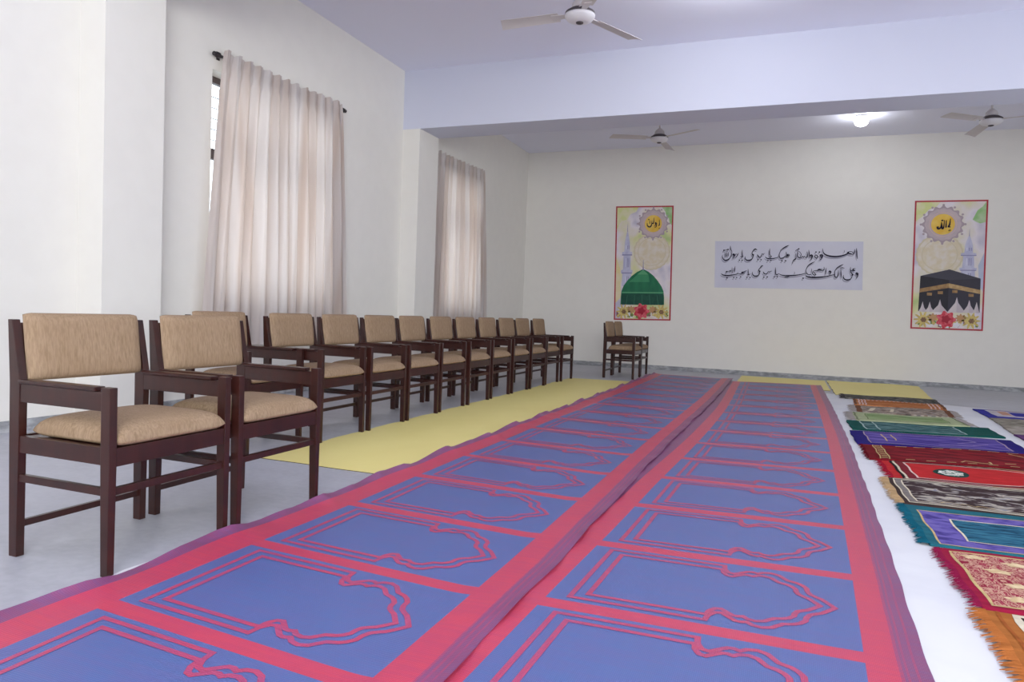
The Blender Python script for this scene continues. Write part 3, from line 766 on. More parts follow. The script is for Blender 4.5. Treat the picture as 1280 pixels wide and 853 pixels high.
# orange striped
OS = ramp_mat('orange_brown_pile', [(0.38, rgb(150, 84, 46)), (0.6, rgb(196, 126, 76))], (8, 20, 1), 3)
r = Rug('orange brown rug with pale pink stripes across its ends', [(0.81, 9.36), (1.80, 9.50), (1.86, 10.16), (0.85, 10.08)], [OS], 11); r.base()
r.patch(0.0, 0.03, 0, 1, BRS); r.patch(0.965, 1.0, 0, 1, BRS); r.patch(0.12, 0.80, 0.60, 0.75, pile('copper_band', rgb(170, 96, 54)))
for k in range(3):
    for u in (0.06 + 0.035 * k, 0.84 + 0.045 * k): r.line([(u, 0.02), (u, 0.98)], 0.018, PINKL, 3)
for i in range(14): r.line([(0.16 + i * 0.048, 0.86), (0.185 + i * 0.048, 0.86)], 0.05, PINKL, 3)
r.done()
# blackish far one
BK = ramp_mat('charcoal_pile', [(0.38, rgb(44, 42, 42)), (0.55, rgb(92, 90, 86)), (0.66, rgb(130, 124, 116))], (14, 22, 1), 4)
r = Rug('charcoal grey rug at the far end against the yellow sheet', [(0.76, 10.13), (1.86, 10.20), (1.90, 10.80), (0.78, 10.72)], [BK], 12); r.base()
r.fringe('l', 0.07, pile('charcoal_fringe', rgb(70, 66, 66)), 60, 0.014, 0.5); r.done()
# second column
RB = pile('royal_blue_pile', rgb(52, 52, 150)); RW = pile('rug_white', rgb(206, 198, 206)); RS = pile('salmon_pile', rgb(202, 152, 128))
g2 = 'rugs of the second column at the right edge'
r = Rug('royal blue and white rug at the far right edge on white cloth', [(2.11, 9.02), (3.3, 9.10), (3.3, 9.90), (2.13, 9.87)], [RB], 13, g2); r.base()
r.patch(0.09, 0.93, 0.18, 0.90, RW); r.patch(0.26, 0.90, 0.34, 0.78, RB, 2); r.patch(0.17, 0.25, 0.40, 0.80, RS, 2)
r.line([(0.12, 0.94), (0.95, 0.94)], 0.02, RS, 3); r.done()
OL = ramp_mat('olive_grey_pile', [(0.4, rgb(106, 100, 88)), (0.6, rgb(150, 144, 130))], (9, 16, 1), 4)
r = Rug('plain olive grey rug right below the royal blue rug', [(2.06, 8.36), (3.3, 8.40), (3.3, 9.05), (2.10, 8.99)], [OL], 14, g2); r.base(); r.done()
OL2 = ramp_mat('beige_grey_pile', [(0.4, rgb(124, 116, 104)), (0.6, rgb(164, 156, 144))], (9, 16, 1), 4)
r = Rug('beige grey rug between the olive grey rug and the plum rug', [(2.0, 7.70), (3.3, 7.72), (3.3, 8.36), (2.05, 8.33)], [OL2], 15, g2); r.base(); r.done()
PL = ramp_mat('plum_pile', [(0.4, rgb(66, 36, 84)), (0.6, rgb(106, 66, 118))], (9, 16, 1), 4)
r = Rug('plum purple rug just showing at the right edge of the photo', [(1.99, 7.0), (3.3, 7.0), (3.3, 7.69), (1.99, 7.66)], [PL], 16, g2); r.base(); r.done()

# ------------------------------------------------------------------ wall hangings on the back wall
YW = YB
class Print:
    """flat print hung on the back wall; local x right, z up, origin bottom left; layers stacked by fractions of a millimetre"""
    def __init__(s, tl, tr, br, bl):
        s.c = [Vector((p[0], 0, p[1])) for p in (bl, br, tr, tl)]; s.b = MB(); s.mats = []; s.n = 0
    def P(s, u, v, lay):
        a, b_, c, d = s.c; p = a.lerp(b_, u).lerp(d.lerp(c, u), v)
        return (p.x, YW - 0.006 - 0.0006 * lay, p.z)
    def mi(s, m):
        if m not in s.mats: s.mats.append(m)
        return s.mats.index(m)
    def slab(s, m, n=10):
        rows = [[s.P(i / n, j / n, 0) for i in range(n + 1)] for j in range(n + 1)]; s.b.grid(rows, mi=s.mi(m), smooth=False)
        for line in (rows[0], rows[-1], [r_[0] for r_ in rows], [r_[-1] for r_ in rows]):
            s.b.grid([line, [(x, YW - 0.0006, z) for (x, y, z) in line]], mi=s.mi(m), smooth=False)
    def poly(s, pts, m, lay):
        s.b.poly([s.P(u, v, lay) for (u, v) in pts], s.mi(m))
    def quad(s, u0, u1, v0, v1, m, lay): s.poly([(u0, v0), (u1, v0), (u1, v1), (u0, v1)], m, lay)
    def disc(s, cu, cv, ru, rv, m, lay, n=32, wav=0.0, k=12):
        vs = [s.P(cu, cv, lay)]
        for i in range(n):
            a = 2 * PI * i / n; q = 1 + wav * cos(k * a); vs.append(s.P(cu + ru * q * cos(a), cv + rv * q * sin(a), lay))
        s.b.add(vs, [[0, 1 + i, 1 + (i + 1) % n] for i in range(n)], s.mi(m))
    def ring(s, cu, cv, ru, rv, w, m, lay, n=40):
        vs = []; fs = []
        for i in range(n):
            a = 2 * PI * i / n
            for q in (1 - w, 1): vs.append(s.P(cu + ru * q * cos(a), cv + rv * q * sin(a), lay))
        for i in range(n):
            j = (i + 1) % n; fs.append([2 * i, 2 * i + 1, 2 * j + 1, 2 * j])
        s.b.add(vs, fs, s.mi(m))
    def stroke(s, pts, m, lay, W, Hh):
        """pts: (u, v, width in metres); a broad-nib stroke, smoothed"""
        q = [(p[0] * W, p[1] * Hh, p[2]) for p in pts]
        if len(q) > 2:
            d = []
            for i in range(len(q) - 1):
                p0 = q[max(0, i - 1)]; p1 = q[i]; p2 = q[i + 1]; p3 = q[min(len(q) - 1, i + 2)]
                for k in range(6):
                    t = k / 6
                    d.append(tuple(0.5 * (2 * p1[c] + (p2[c] - p0[c]) * t + (2 * p0[c] - 5 * p1[c] + 4 * p2[c] - p3[c]) * t * t + (3 * p1[c] - p0[c] - 3 * p2[c] + p3[c]) * t ** 3) for c in range(3)))
            d.append(q[-1]); q = d
        vs = []; fs = []
        for i in range(len(q)):
            a = q[max(0, i - 1)]; c = q[min(len(q) - 1, i + 1)]
            t = Vector((c[0] - a[0], c[1] - a[1])); t = t.normalized() if t.length > 1e-6 else Vector((1, 0))
            n = Vector((-t.y, t.x)); h = max(0.0015, q[i][2] / 2)
            for sg in (-1, 1): vs.append(s.P((q[i][0] + n.x * sg * h) / W, (q[i][1] + n.y * sg * h) / Hh, lay))
        for i in range(len(q) - 1): fs.append([2 * i, 2 * i + 1, 2 * i + 3, 2 * i + 2])
        s.b.add(vs, fs, s.mi(m))
    def done(s, name, label, cat, group=None):
        return tag(s.b.build(name, s.mats), label, cat, group)

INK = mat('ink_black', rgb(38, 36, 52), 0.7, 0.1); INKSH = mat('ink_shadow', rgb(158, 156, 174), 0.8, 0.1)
VINYL = mat('banner_vinyl', rgb(205, 206, 222), 0.55, 0.25, [((3, 1, 3), 3, 0.4, rgb(190, 190, 210)), ((1.2, 1, 1.2), 2, 0.4, rgb(214, 212, 222))])
# ---- calligraphy banner, traced in picture pixels of the writing (two columns of strokes), 12.19 units = 1 px
W_, H_ = 2.43, 0.838
def uvb(px, py):
    u = (px - lerp(894, 893, (py - 301.5) / 58)) / 185.3
    v = 1 - (py - lerp(301.3, 301.9, u)) / lerp(58.2, 61.2, u)
    return u, v
def Lc(x, y): return uvb(890 + x / 12.19, 295 + y / 12.19)
def Rc(x, y): return uvb(985 + x / 12.19, 295 + y / 12.19)
MM = 2.43 / (185.3 * 12.19)
STROKES = []
def st(f, *pts): STROKES.append([f(x, y) + (w * MM,) for (x, y, w) in pts])
def dot(f, x, y, r=24): STROKES.append([f(x - r / 2, y + 3) + (r * 0.5 * MM,), f(x, y) + (r * MM,), f(x + r / 2, y - 3) + (r * 0.5 * MM,)])
# first line, from the right
st(Rc, (1050, 185, 6), (1054, 240, 17), (1058, 310, 15), (1066, 352, 5))
st(Rc, (1024, 200, 5), (1022, 240, 14), (1014, 272, 12), (990, 278, 14), (960, 272, 22), (925, 256, 26), (950, 240, 12), (985, 240, 10), (1005, 262, 12))
st(Rc, (930, 262, 20), (890, 285, 20), (820, 306, 24), (740, 314, 26), (660, 306, 26), (600, 284, 22), (570, 250, 15), (556, 190, 6))
st(Rc, (876, 215, 4), (874, 250, 9))
st(Rc, (515, 300, 20), (540, 288, 24), (556, 306, 24), (536, 322, 18), (522, 308, 14)); st(Rc, (556, 310, 20), (540, 350, 14), (500, 372, 5))
st(Rc, (455, 330, 12), (440, 310, 12), (462, 290, 14), (486, 312, 16), (470, 340, 14), (448, 332, 10)); dot(Rc, 460, 245, 24); dot(Rc, 512, 245, 24)
st(Rc, (372, 306, 18), (392, 290, 24), (408, 310, 24), (386, 322, 18)); st(Rc, (408, 312, 18), (394, 352, 12), (358, 376, 4))
st(Rc, (352, 210, 5), (358, 255, 14), (364, 305, 13), (372, 330, 4))
st(Rc, (322, 235, 5), (332, 280, 13), (330, 320, 14), (300, 326, 12), (286, 306, 8), (274, 326, 12), (256, 306, 8), (246, 326, 13), (215, 332, 16), (190, 318, 16), (184, 270, 12), (196, 215, 5))
st(Rc, (216, 330, 8), (240, 280, 10), (206, 232, 9))
st(Rc, (150, 226, 8), (180, 208, 12), (212, 192, 24))
st(Rc, (160, 345, 20), (145, 360, 16), (160, 330, 10), (150, 262, 8)); st(Rc, (142, 350, 14), (118, 380, 10), (108, 425, 5))
# alayka
st(Rc, (64, 286, 10), (40, 280, 16), (30, 296, 20), (70, 302, 10)); st(Lc, (1219, 300, 16), (1195, 300, 22), (1180, 290, 16), (1168, 240, 8)); st(Lc, (1185, 305, 18), (1155, 305, 10), (1130, 330, 16), (1090, 342, 20), (1072, 330, 16), (1064, 280, 12), (1092, 214, 8))
st(Lc, (1080, 222, 8), (1120, 190, 16), (1170, 160, 20), (1214, 140, 6)); dot(Lc, 1105, 380); dot(Lc, 1160, 378)
# ya
st(Lc, (918, 190, 5), (914, 240, 15), (918, 290, 15), (936, 304, 10)); st(Lc, (1062, 312, 6), (1030, 330, 12), (970, 344, 18), (900, 346, 22), (866, 336, 16), (846, 314, 6)); st(Lc, (945, 300, 8), (935, 320, 16), (905, 318, 12)); dot(Lc, 888, 376, 22); dot(Lc, 935, 374, 22)
# sayyidi
st(Lc, (835, 262, 6), (815, 282, 12), (800, 268, 8), (790, 290, 12), (776, 320, 14), (752, 324, 20), (732, 302, 20), (724, 280, 8)); dot(Lc, 732, 364, 22); dot(Lc, 782, 362, 22)
st(Lc, (720, 214, 10), (690, 200, 22), (660, 220, 14), (640, 262, 12), (662, 290, 24), (640, 282, 18)); st(Lc, (664, 292, 10), (646, 340, 14), (610, 368, 22), (560, 370, 22), (532, 345, 16), (530, 310, 6))
# ya
st(Lc, (484, 208, 5), (486, 260, 14), (490, 312, 14), (502, 322, 5)); st(Lc, (500, 300, 10), (478, 318, 16), (450, 310, 6)); dot(Lc, 440, 368, 22); dot(Lc, 484, 370, 22)
# rasul Allah
st(Lc, (424, 256, 6), (412, 290, 12), (380, 322, 8), (340, 345, 4)); st(Lc, (410, 290, 10), (385, 270, 7), (375, 290, 9), (362, 275, 8)); st(Lc, (330, 290, 20), (348, 276, 24), (362, 296, 22), (340, 304, 16)); st(Lc, (362, 296, 14), (345, 330, 10), (318, 344, 4))
st(Lc, (294, 150, 8), (300, 200, 16), (318, 240, 10), (312, 290, 12), (290, 330, 14)); st(Lc, (292, 330, 12), (260, 358, 20), (215, 372, 24), (180, 350, 18), (164, 310, 10), (170, 285, 4))
st(Lc, (206, 240, 5), (212, 280, 12), (216, 322, 10)); st(Lc, (238, 235, 5), (238, 280, 12), (240, 318, 8)); st(Lc, (264, 240, 5), (262, 280, 11), (262, 310, 8)); dot(Lc, 192, 216, 26); dot(Lc, 256, 206, 26); st(Lc, (180, 230, 8), (225, 212, 10), (270, 202, 8))
# second line
st(Rc, (1040, 582, 18), (1056, 566, 24), (1072, 584, 24), (1050, 596, 16)); st(Rc, (1072, 586, 18), (1066, 625, 12), (1040, 650, 4))
st(Rc, (1040, 500, 6), (1012, 500, 14), (1000, 520, 20), (1030, 526, 14), (1000, 534, 10), (968, 520, 12), (966, 475, 6)); st(Rc, (966, 510, 12), (975, 560, 14), (1000, 592, 22), (980, 600, 14)); st(Rc, (995, 600, 8), (975, 650, 12), (930, 672, 24), (880, 660, 20), (862, 620, 12), (870, 596, 5))
st(Rc, (826, 505, 5), (828, 560, 15), (832, 610, 13), (838, 645, 4)); st(Rc, (810, 496, 6), (845, 486, 16), (880, 492, 6))
st(Rc, (790, 520, 5), (792, 580, 14), (780, 620, 14), (750, 632, 20), (738, 600, 14), (740, 540, 8)); st(Rc, (735, 540, 8), (770, 490, 14), (820, 455, 18), (864, 432, 6))
st(Rc, (738, 590, 12), (690, 600, 14), (620, 618, 18), (520, 630, 24), (420, 634, 26), (340, 626, 22), (308, 608, 12))
st(Rc, (650, 552, 16), (666, 536, 22), (680, 554, 22), (660, 564, 14)); st(Rc, (680, 556, 14), (668, 590, 8)); st(Rc, (612, 485, 5), (608, 540, 14), (606, 590, 8))
st(Rc, (580, 470, 5), (582, 510, 14), (560, 526, 14), (520, 518, 22), (490, 512, 14), (520, 502, 8), (555, 508, 8)); st(Rc, (500, 524, 14), (450, 530, 12), (420, 545, 9), (460, 590, 14), (430, 594, 14), (408, 570, 12), (394, 500, 6))
st(Rc, (390, 590, 12), (350, 590, 14), (322, 570, 13), (310, 520, 8)); st(Rc, (312, 525, 8), (340, 460, 14), (390, 420, 18), (446, 392, 6)); dot(Rc, 270, 646, 26)
st(Rc, (335, 570, 10), (290, 574, 12), (240, 588, 14), (140, 602, 20), (0, 608, 24)); st(Lc, (1219, 612, 24), (1150, 606, 20), (1090, 594, 14), (1056, 574, 6)); st(Rc, (138, 545, 4), (142, 580, 9))
# ya
st(Lc, (1006, 480, 5), (1008, 530, 14), (1012, 580, 13), (1040, 585, 6)); st(Lc, (1056, 576, 10), (1030, 592, 14), (1000, 586, 6)); dot(Lc, 988, 626, 22); dot(Lc, 1036, 624, 22)
# sayyidi
st(Lc, (955, 536, 6), (930, 540, 10), (910, 552, 12), (900, 540, 8), (885, 560, 12), (860, 580, 14), (830, 572, 18), (815, 545, 8)); dot(Lc, 826, 630, 24); dot(Lc, 878, 626, 24)
st(Lc, (812, 456, 20), (790, 460, 18), (765, 490, 12), (742, 520, 12), (765, 540, 22), (745, 540, 16)); st(Lc, (765, 545, 10), (750, 590, 14), (715, 612, 22), (670, 608, 20), (645, 575, 12), (648, 545, 4))
# ya
st(Lc, (578, 500, 5), (580, 550, 14), (586, 592, 12)); st(Lc, (610, 575, 8), (590, 594, 14), (560, 588, 5)); dot(Lc, 560, 636, 22); dot(Lc, 608, 634, 22)
# habib Allah
st(Lc, (555, 528, 10), (520, 545, 16), (480, 558, 24), (500, 572, 16), (535, 556, 10)); st(Lc, (485, 570, 14), (440, 580, 12), (400, 572, 8)); dot(Lc, 460, 624, 22)
st(Lc, (420, 556, 6), (400, 580, 12), (340, 594, 18), (250, 604, 24), (180, 596, 20), (145, 574, 8)); dot(Lc, 242, 640, 26); dot(Lc, 350, 636, 22); dot(Lc, 396, 634, 22)
st(Lc, (322, 480, 5), (322, 530, 11), (324, 570, 7)); st(Lc, (372, 460, 5), (366, 510, 14), (362, 550, 7)); st(Lc, (345, 490, 4), (345, 540, 9)); dot(Lc, 236, 545, 28); dot(Lc, 292, 534, 26); st(Lc, (215, 555, 8), (260, 540, 10), (310, 530, 8))
bn = Print((-1.281, 2.408), (1.152, 2.396), (1.176, 1.57), (-1.256, 1.565))
bn.slab(VINYL)
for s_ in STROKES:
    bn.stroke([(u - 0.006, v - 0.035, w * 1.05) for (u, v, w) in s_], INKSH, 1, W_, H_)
for i, s_ in enumerate(STROKES): bn.stroke(s_, INK, 2 + 0.1 * (i % 5), W_, H_)
bn.done('wall_banner', 'pale lavender banner with two lines of black Arabic calligraphy, centred on the back wall', 'banner')

# ---- two tall devotional posters
def poster_bg(name, seed):
    m = bpy.data.materials.new(name); m.use_nodes = True
    nt = m.node_tree; N = nt.nodes; L = nt.links; b_ = N['Principled BSDF']; b_.inputs['Roughness'].default_value = 0.5; b_.inputs['Specular IOR Level'].default_value = 0.2
    tc = N.new('ShaderNodeTexCoord'); mp = N.new('ShaderNodeMapping'); mp.inputs['Location'].default_value = (seed, 0, seed * 0.7); mp.inputs['Scale'].default_value = (1.6, 1, 1.3)
    nz = N.new('ShaderNodeTexNoise'); nz.inputs['Scale'].default_value = 1.2; nz.inputs['Detail'].default_value = 3
    L.new(tc.outputs['Object'], mp.inputs['Vector']); L.new(mp.outputs[0], nz.inputs['Vector'])
    cr = N.new('ShaderNodeValToRGB'); e = cr.color_ramp.elements
    e[0].position = 0.30; e[0].color = rgb(176, 196, 128); e[1].position = 0.72; e[1].color = rgb(178, 178, 206)
    for p, c in ((0.40, rgb(216, 214, 160)), (0.48, rgb(220, 212, 196)), (0.56, rgb(226, 218, 224)), (0.64, rgb(196, 190, 206))):
        k = e.new(p); k.color = c
    L.new(nz.outputs['Fac'], cr.inputs['Fac']); L.new(cr.outputs['Color'], b_.inputs['Base Color'])
    return m
def flat(name, c, c2=None, sc=(8, 8, 8), st_=0.6):
    return mat(name, c, 0.5, 0.2, [(sc, 3, st_, c2)] if c2 else None)
PRED = flat('poster_red_border', rgb(168, 40, 56)); MAUV = flat('medallion_mauve', rgb(194, 176, 180), rgb(176, 160, 168)); MAUD = flat('medallion_tip', rgb(166, 150, 158))
YEL = flat('medallion_yellow', rgb(226, 178, 60), rgb(236, 206, 110), (5, 5, 5)); BEI = flat('faint_ring', rgb(206, 194, 164)); BEI2 = flat('faint_disc', rgb(214, 200, 170), rgb(222, 214, 206), (10, 10, 10), 0.8)
LAV = flat('minaret_lavender', rgb(176, 176, 206), rgb(204, 204, 222), (14, 14, 6)); LAVD = flat('minaret_shade', rgb(138, 134, 172)); LAVL = flat('minaret_light', rgb(212, 212, 230))
GRN = flat('dome_green', rgb(34, 112, 76), rgb(26, 92, 66), (10, 10, 3)); GRNL = flat('dome_light', rgb(84, 158, 110)); GRND = flat('dome_dark', rgb(20, 66, 54), rgb(28, 84, 64), (12, 12, 12)); GOLDP = flat('band_gold', rgb(164, 128, 82), rgb(118, 84, 56), (20, 20, 20))
BLK = flat('cube_black', rgb(36, 34, 44), rgb(28, 26, 34)); BLK2 = flat('cube_black_lit', rgb(50, 48, 60)); TENT = flat('pale_drape', rgb(206, 196, 198), rgb(188, 178, 184)); TENTD = flat('drape_shade', rgb(150, 140, 148))
FRED = flat('flower_red', rgb(196, 48, 66), rgb(226, 120, 130), (30, 30, 30)); FYEL = flat('flower_yellow', rgb(212, 190, 112), rgb(176, 146, 84), (30, 30, 30)); FBR = flat('flower_heart', rgb(112, 82, 62), rgb(150, 116, 80), (40, 40, 40)); FWH = flat('flower_white', rgb(222, 220, 226)); FGRN = flat('leaf_green', rgb(112, 128, 66)); FPUR = flat('flower_plum', rgb(128, 82, 96))
GLEAF = flat('corner_green', rgb(140, 186, 118), rgb(188, 204, 168), (5, 5, 5), 0.8); YGR = flat('corner_yellow_green', rgb(206, 212, 140), rgb(222, 216, 186), (5, 5, 5), 0.9)
def medallion(p, cu, cv, r, A):
    """A: width / height of the poster"""
    p.disc(cu, cv, r * 1.12, r * 1.12 * A, MAUD, 3, 96, 0.07, 16); p.disc(cu, cv, r, r * A, MAUV, 4, 64, 0.03, 16)
    p.ring(cu, cv, r * 0.78, r * 0.78 * A, 0.06, flat('ring_tone', rgb(206, 178, 170)), 5)
    for i in range(12):
        a = 2 * PI * i / 12; p.disc(cu + r * 1.22 * cos(a), cv + r * 1.22 * A * sin(a), r * 0.07, r * 0.07 * A, MAUD, 3, 10)
    p.disc(cu, cv, r * 0.66, r * 0.66 * A, YEL, 6, 40)
def flowers(p, v0, A, seed):
    rn = random.Random(seed)
    for i in range(44):
        u = rn.uniform(0.07, 0.93); v = v0 + rn.uniform(0.0, 0.075); r = rn.uniform(0.02, 0.045)
        p.disc(u, v, r, r * A, rn.choice([FWH, FGRN, FYEL, FPUR, FWH]), 12 + i * 0.03, 16, 0.2, 5)
    for u in (0.17, 0.83):
        p.disc(u, v0 + 0.045, 0.10, 0.10 * A, FYEL, 14, 60, 0.36, 10); p.disc(u + 0.01, v0 + 0.043, 0.04, 0.04 * A, FBR, 15, 24, 0.15, 6)
    for u in (0.31, 0.69): p.disc(u, v0 + 0.062, 0.065, 0.06 * A, flat('flower_amber', rgb(186, 140, 96)), 14, 30, 0.25, 8)
    p.disc(0.49, v0 + 0.048, 0.125, 0.125 * A, FRED, 15.4, 40, 0.16, 7); p.disc(0.49, v0 + 0.052, 0.06, 0.06 * A, flat('flower_deep_red', rgb(158, 26, 48)), 16, 20, 0.2, 5)
def minaret(p, cu, vt, vb, w):
    """tiered tower: half widths along its height"""
    h = vt - vb
    p.poly([(cu - 0.006, vt - 0.10 * h), (cu + 0.006, vt - 0.10 * h), (cu, vt + 0.03)], LAVD, 7)
    lv = [(0.0, 1.0), (0.20, 0.92), (0.21, 1.15), (0.26, 1.2), (0.27, 0.8), (0.50, 0.72), (0.51, 1.0), (0.56, 1.05), (0.57, 0.58), (0.72, 0.52), (0.80, 0.36), (0.90, 0.10)]
    left = [(cu - w * q, vb + h * t) for t, q in lv]; rt = [(cu + w * q, vb + h * t) for t, q in lv]
    for i in range(len(lv) - 1): p.poly([left[i], rt[i], rt[i + 1], left[i + 1]], LAV, 7.2)
    for t0, t1 in ((0.205, 0.262), (0.505, 0.562)): p.quad(cu - w * 1.05, cu + w * 1.05, vb + h * t0, vb + h * (t0 + 0.02), LAVD, 8)
    for t0, t1 in ((0.02, 0.19), (0.28, 0.49), (0.58, 0.70)):
        for o in (-0.4, 0.15, 0.6):
            p.quad(cu + w * 0.6 * (o - 0.10), cu + w * 0.6 * (o + 0.10), vb + h * (t0 + 0.03), vb + h * (t1 - 0.03), LAVD if o > 0 else LAVL, 8)
# left: green dome
p1 = Print((-3.145, 3.074), (-2.058, 3.067), (-2.019, 0.929), (-3.096, 0.903)); A1 = 1.085 / 2.155
p1.slab(PRED); p1.quad(0.024, 0.976, 0.012, 0.988, poster_bg('poster_wash_left', 3.0), 1)
p1.poly([(0.80, 0.988), (0.976, 0.988), (0.976, 0.83), (0.94, 0.85), (0.92, 0.89), (0.88, 0.91), (0.86, 0.95)], GLEAF, 2); p1.poly([(0.024, 0.988), (0.40, 0.988), (0.36, 0.95), (0.26, 0.93), (0.20, 0.88), (0.10, 0.87), (0.024, 0.80)], YGR, 2)
p1.poly([(0.024, 0.55), (0.10, 0.45), (0.12, 0.20), (0.024, 0.15)], flat('wash_amber', rgb(222, 206, 150), rgb(226, 218, 196), (5, 5, 5)), 2)
p1.disc(0.645, 0.60, 0.315, 0.315 * A1, BEI, 2.2, 48, 0.02, 24); p1.disc(0.645, 0.60, 0.295, 0.295 * A1, BEI2, 2.5, 48); p1.ring(0.645, 0.60, 0.245, 0.245 * A1, 0.05, BEI, 2.8)
medallion(p1, 0.66, 0.845, 0.225, A1)
minaret(p1, 0.215, 0.83, 0.30, 0.085)
dome = [(0.115, 0.135), (0.118, 0.20), (0.128, 0.255), (0.165, 0.302), (0.225, 0.345), (0.305, 0.388), (0.40, 0.424), (0.505, 0.450), (0.60, 0.426), (0.69, 0.390), (0.765, 0.345), (0.83, 0.298), (0.868, 0.255), (0.880, 0.20), (0.883, 0.135)]
for (a, c), (a2, c2) in zip(zip(dome[:7], dome[::-1][:7]), zip(dome[1:8], dome[::-1][1:8])): p1.poly([a, c, c2, a2], GRN, 9)
p1.poly([(0.40, 0.400), (0.60, 0.400), (0.505, 0.443)], GRNL, 9.5); p1.poly([(0.26, 0.335), (0.62, 0.335), (0.60, 0.398), (0.40, 0.398)], flat('dome_mid', rgb(56, 136, 92), rgb(48, 124, 84), (8, 8, 3)), 9.4)
p1.quad(0.13, 0.868, 0.135, 0.232, GRND, 9.6); p1.quad(0.137, 0.862, 0.238, 0.247, GRNL, 9.8)
for k in range(5): p1.stroke([(0.22 + k * 0.14, 0.14, 0.006), (0.235 + k * 0.13, 0.22, 0.006)], flat('dome_rib_%d' % k, rgb(52, 116, 88)), 10, 1.085, 2.155)
p1.stroke([(0.505, 0.44, 0.03), (0.505, 0.47, 0.016), (0.503, 0.53, 0.008)], LAVD, 10, 1.085, 2.155)
flowers(p1, 0.03, A1, 4)
def ink(p, pts, A, cu, cv, k, W, Hh):
    p.stroke([(cu + x * k, cv + y * k * A, w) for (x, y, w) in pts], INK, 18, W, Hh)
# ya rasul Allah
for s_ in ([(0.9, 0.6, .008), (0.92, -0.2, .02), (0.75, -0.3, .012)], [(0.55, 0.1, .012), (0.45, -0.45, .016), (0.2, -0.6, .006)], [(0.3, 0.0, .02), (0.4, 0.15, .024), (0.3, -0.3, .012), (0.1, -0.4, .006)],
           [(0.1, 0.9, .008), (0.05, 0.1, .02), (-0.15, 0.05, .02)], [(-0.2, 0.5, .008), (-0.25, -0.2, .02), (-0.5, -0.5, .024), (-0.85, -0.3, .02), (-0.9, 0.1, .008)], [(-0.5, 0.5, .008), (-0.52, 0.0, .018)], [(-0.75, 0.6, .02), (-0.6, 0.65, .024)], [(0.82, -0.7, .022), (0.88, -0.72, .022)], [(0.95, -0.7, .022), (1.0, -0.72, .022)]):
    ink(p1, s_, A1, 0.66, 0.845, 0.115, 1.085, 2.155)
p1.done('wall_poster', 'tall red bordered poster of a green dome and minaret, above the two back chairs', 'poster', 'tall posters on the back wall')
# right: black cube shrine
p2 = Print((1.887, 3.068), (2.925, 3.064), (2.962, 0.954), (1.928, 0.949)); A2 = 1.036 / 2.117
p2.slab(PRED); p2.quad(0.024, 0.976, 0.012, 0.988, poster_bg('poster_wash_right', 7.3), 1)
p2.poly([(0.80, 0.85), (0.86, 0.92), (0.93, 0.95), (0.976, 0.988), (0.976, 0.83), (0.90, 0.82), (0.84, 0.835)], GLEAF, 2); p2.poly([(0.024, 0.988), (0.36, 0.988), (0.30, 0.95), (0.20, 0.93), (0.12, 0.88), (0.024, 0.84)], YGR, 2)
p2.poly([(0.976, 0.60), (0.90, 0.50), (0.92, 0.35), (0.976, 0.30)], flat('wash_blue', rgb(164, 178, 206), rgb(196, 198, 216), (5, 5, 5)), 2)
p2.disc(0.37, 0.58, 0.33, 0.33 * A2, BEI, 2.2, 48, 0.02, 24); p2.disc(0.37, 0.58, 0.305, 0.305 * A2, BEI2, 2.5, 48); p2.ring(0.37, 0.58, 0.25, 0.25 * A2, 0.05, BEI, 2.8)
medallion(p2, 0.40, 0.815, 0.25, A2)
minaret(p2, 0.765, 0.76, 0.38, 0.10)
p2.poly([(0.10, 0.14), (0.51, 0.135), (0.515, 0.468), (0.115, 0.415)], BLK, 9); p2.poly([(0.51, 0.135), (0.945, 0.14), (0.94, 0.400), (0.515, 0.468)], BLK2, 9)
p2.poly([(0.115, 0.415), (0.515, 0.468), (0.94, 0.400), (0.52, 0.385)], flat('cube_top', rgb(62, 60, 72)), 9.3)
p2.poly([(0.108, 0.285), (0.513, 0.325), (0.513, 0.360), (0.110, 0.315)], GOLDP, 9.5); p2.poly([(0.513, 0.325), (0.943, 0.282), (0.942, 0.312), (0.513, 0.360)], flat('band_gold_lit', rgb(190, 158, 110), rgb(150, 116, 74), (20, 20, 20)), 9.5)
for (u, v) in ((0.60, 0.298), (0.82, 0.272), (0.40, 0.288), (0.25, 0.275)): p2.quad(u - 0.035, u + 0.035, v - 0.012, v + 0.010, GOLDP, 9.6)
for k, (u, pv, w) in enumerate([(0.16, 0.215, 0.065), (0.26, 0.215, 0.07), (0.40, 0.235, 0.115), (0.63, 0.255, 0.125), (0.80, 0.235, 0.09), (0.90, 0.22, 0.05)]):
    L_, R_ = max(0.105, u - w), min(0.94, u + w)
    p2.poly([(L_, 0.135), (R_, 0.135), (u + 0.022, pv - 0.045), (u, pv), (u - 0.022, pv - 0.045)], TENT, 10 + 0.1 * k)
    p2.poly([(u, 0.135), (R_, 0.135), (u + 0.022, pv - 0.045), (u, pv)], flat('tent_half_%d' % k, rgb(190, 178, 186)), 10.05 + 0.1 * k)
flowers(p2, 0.03, A2, 8)
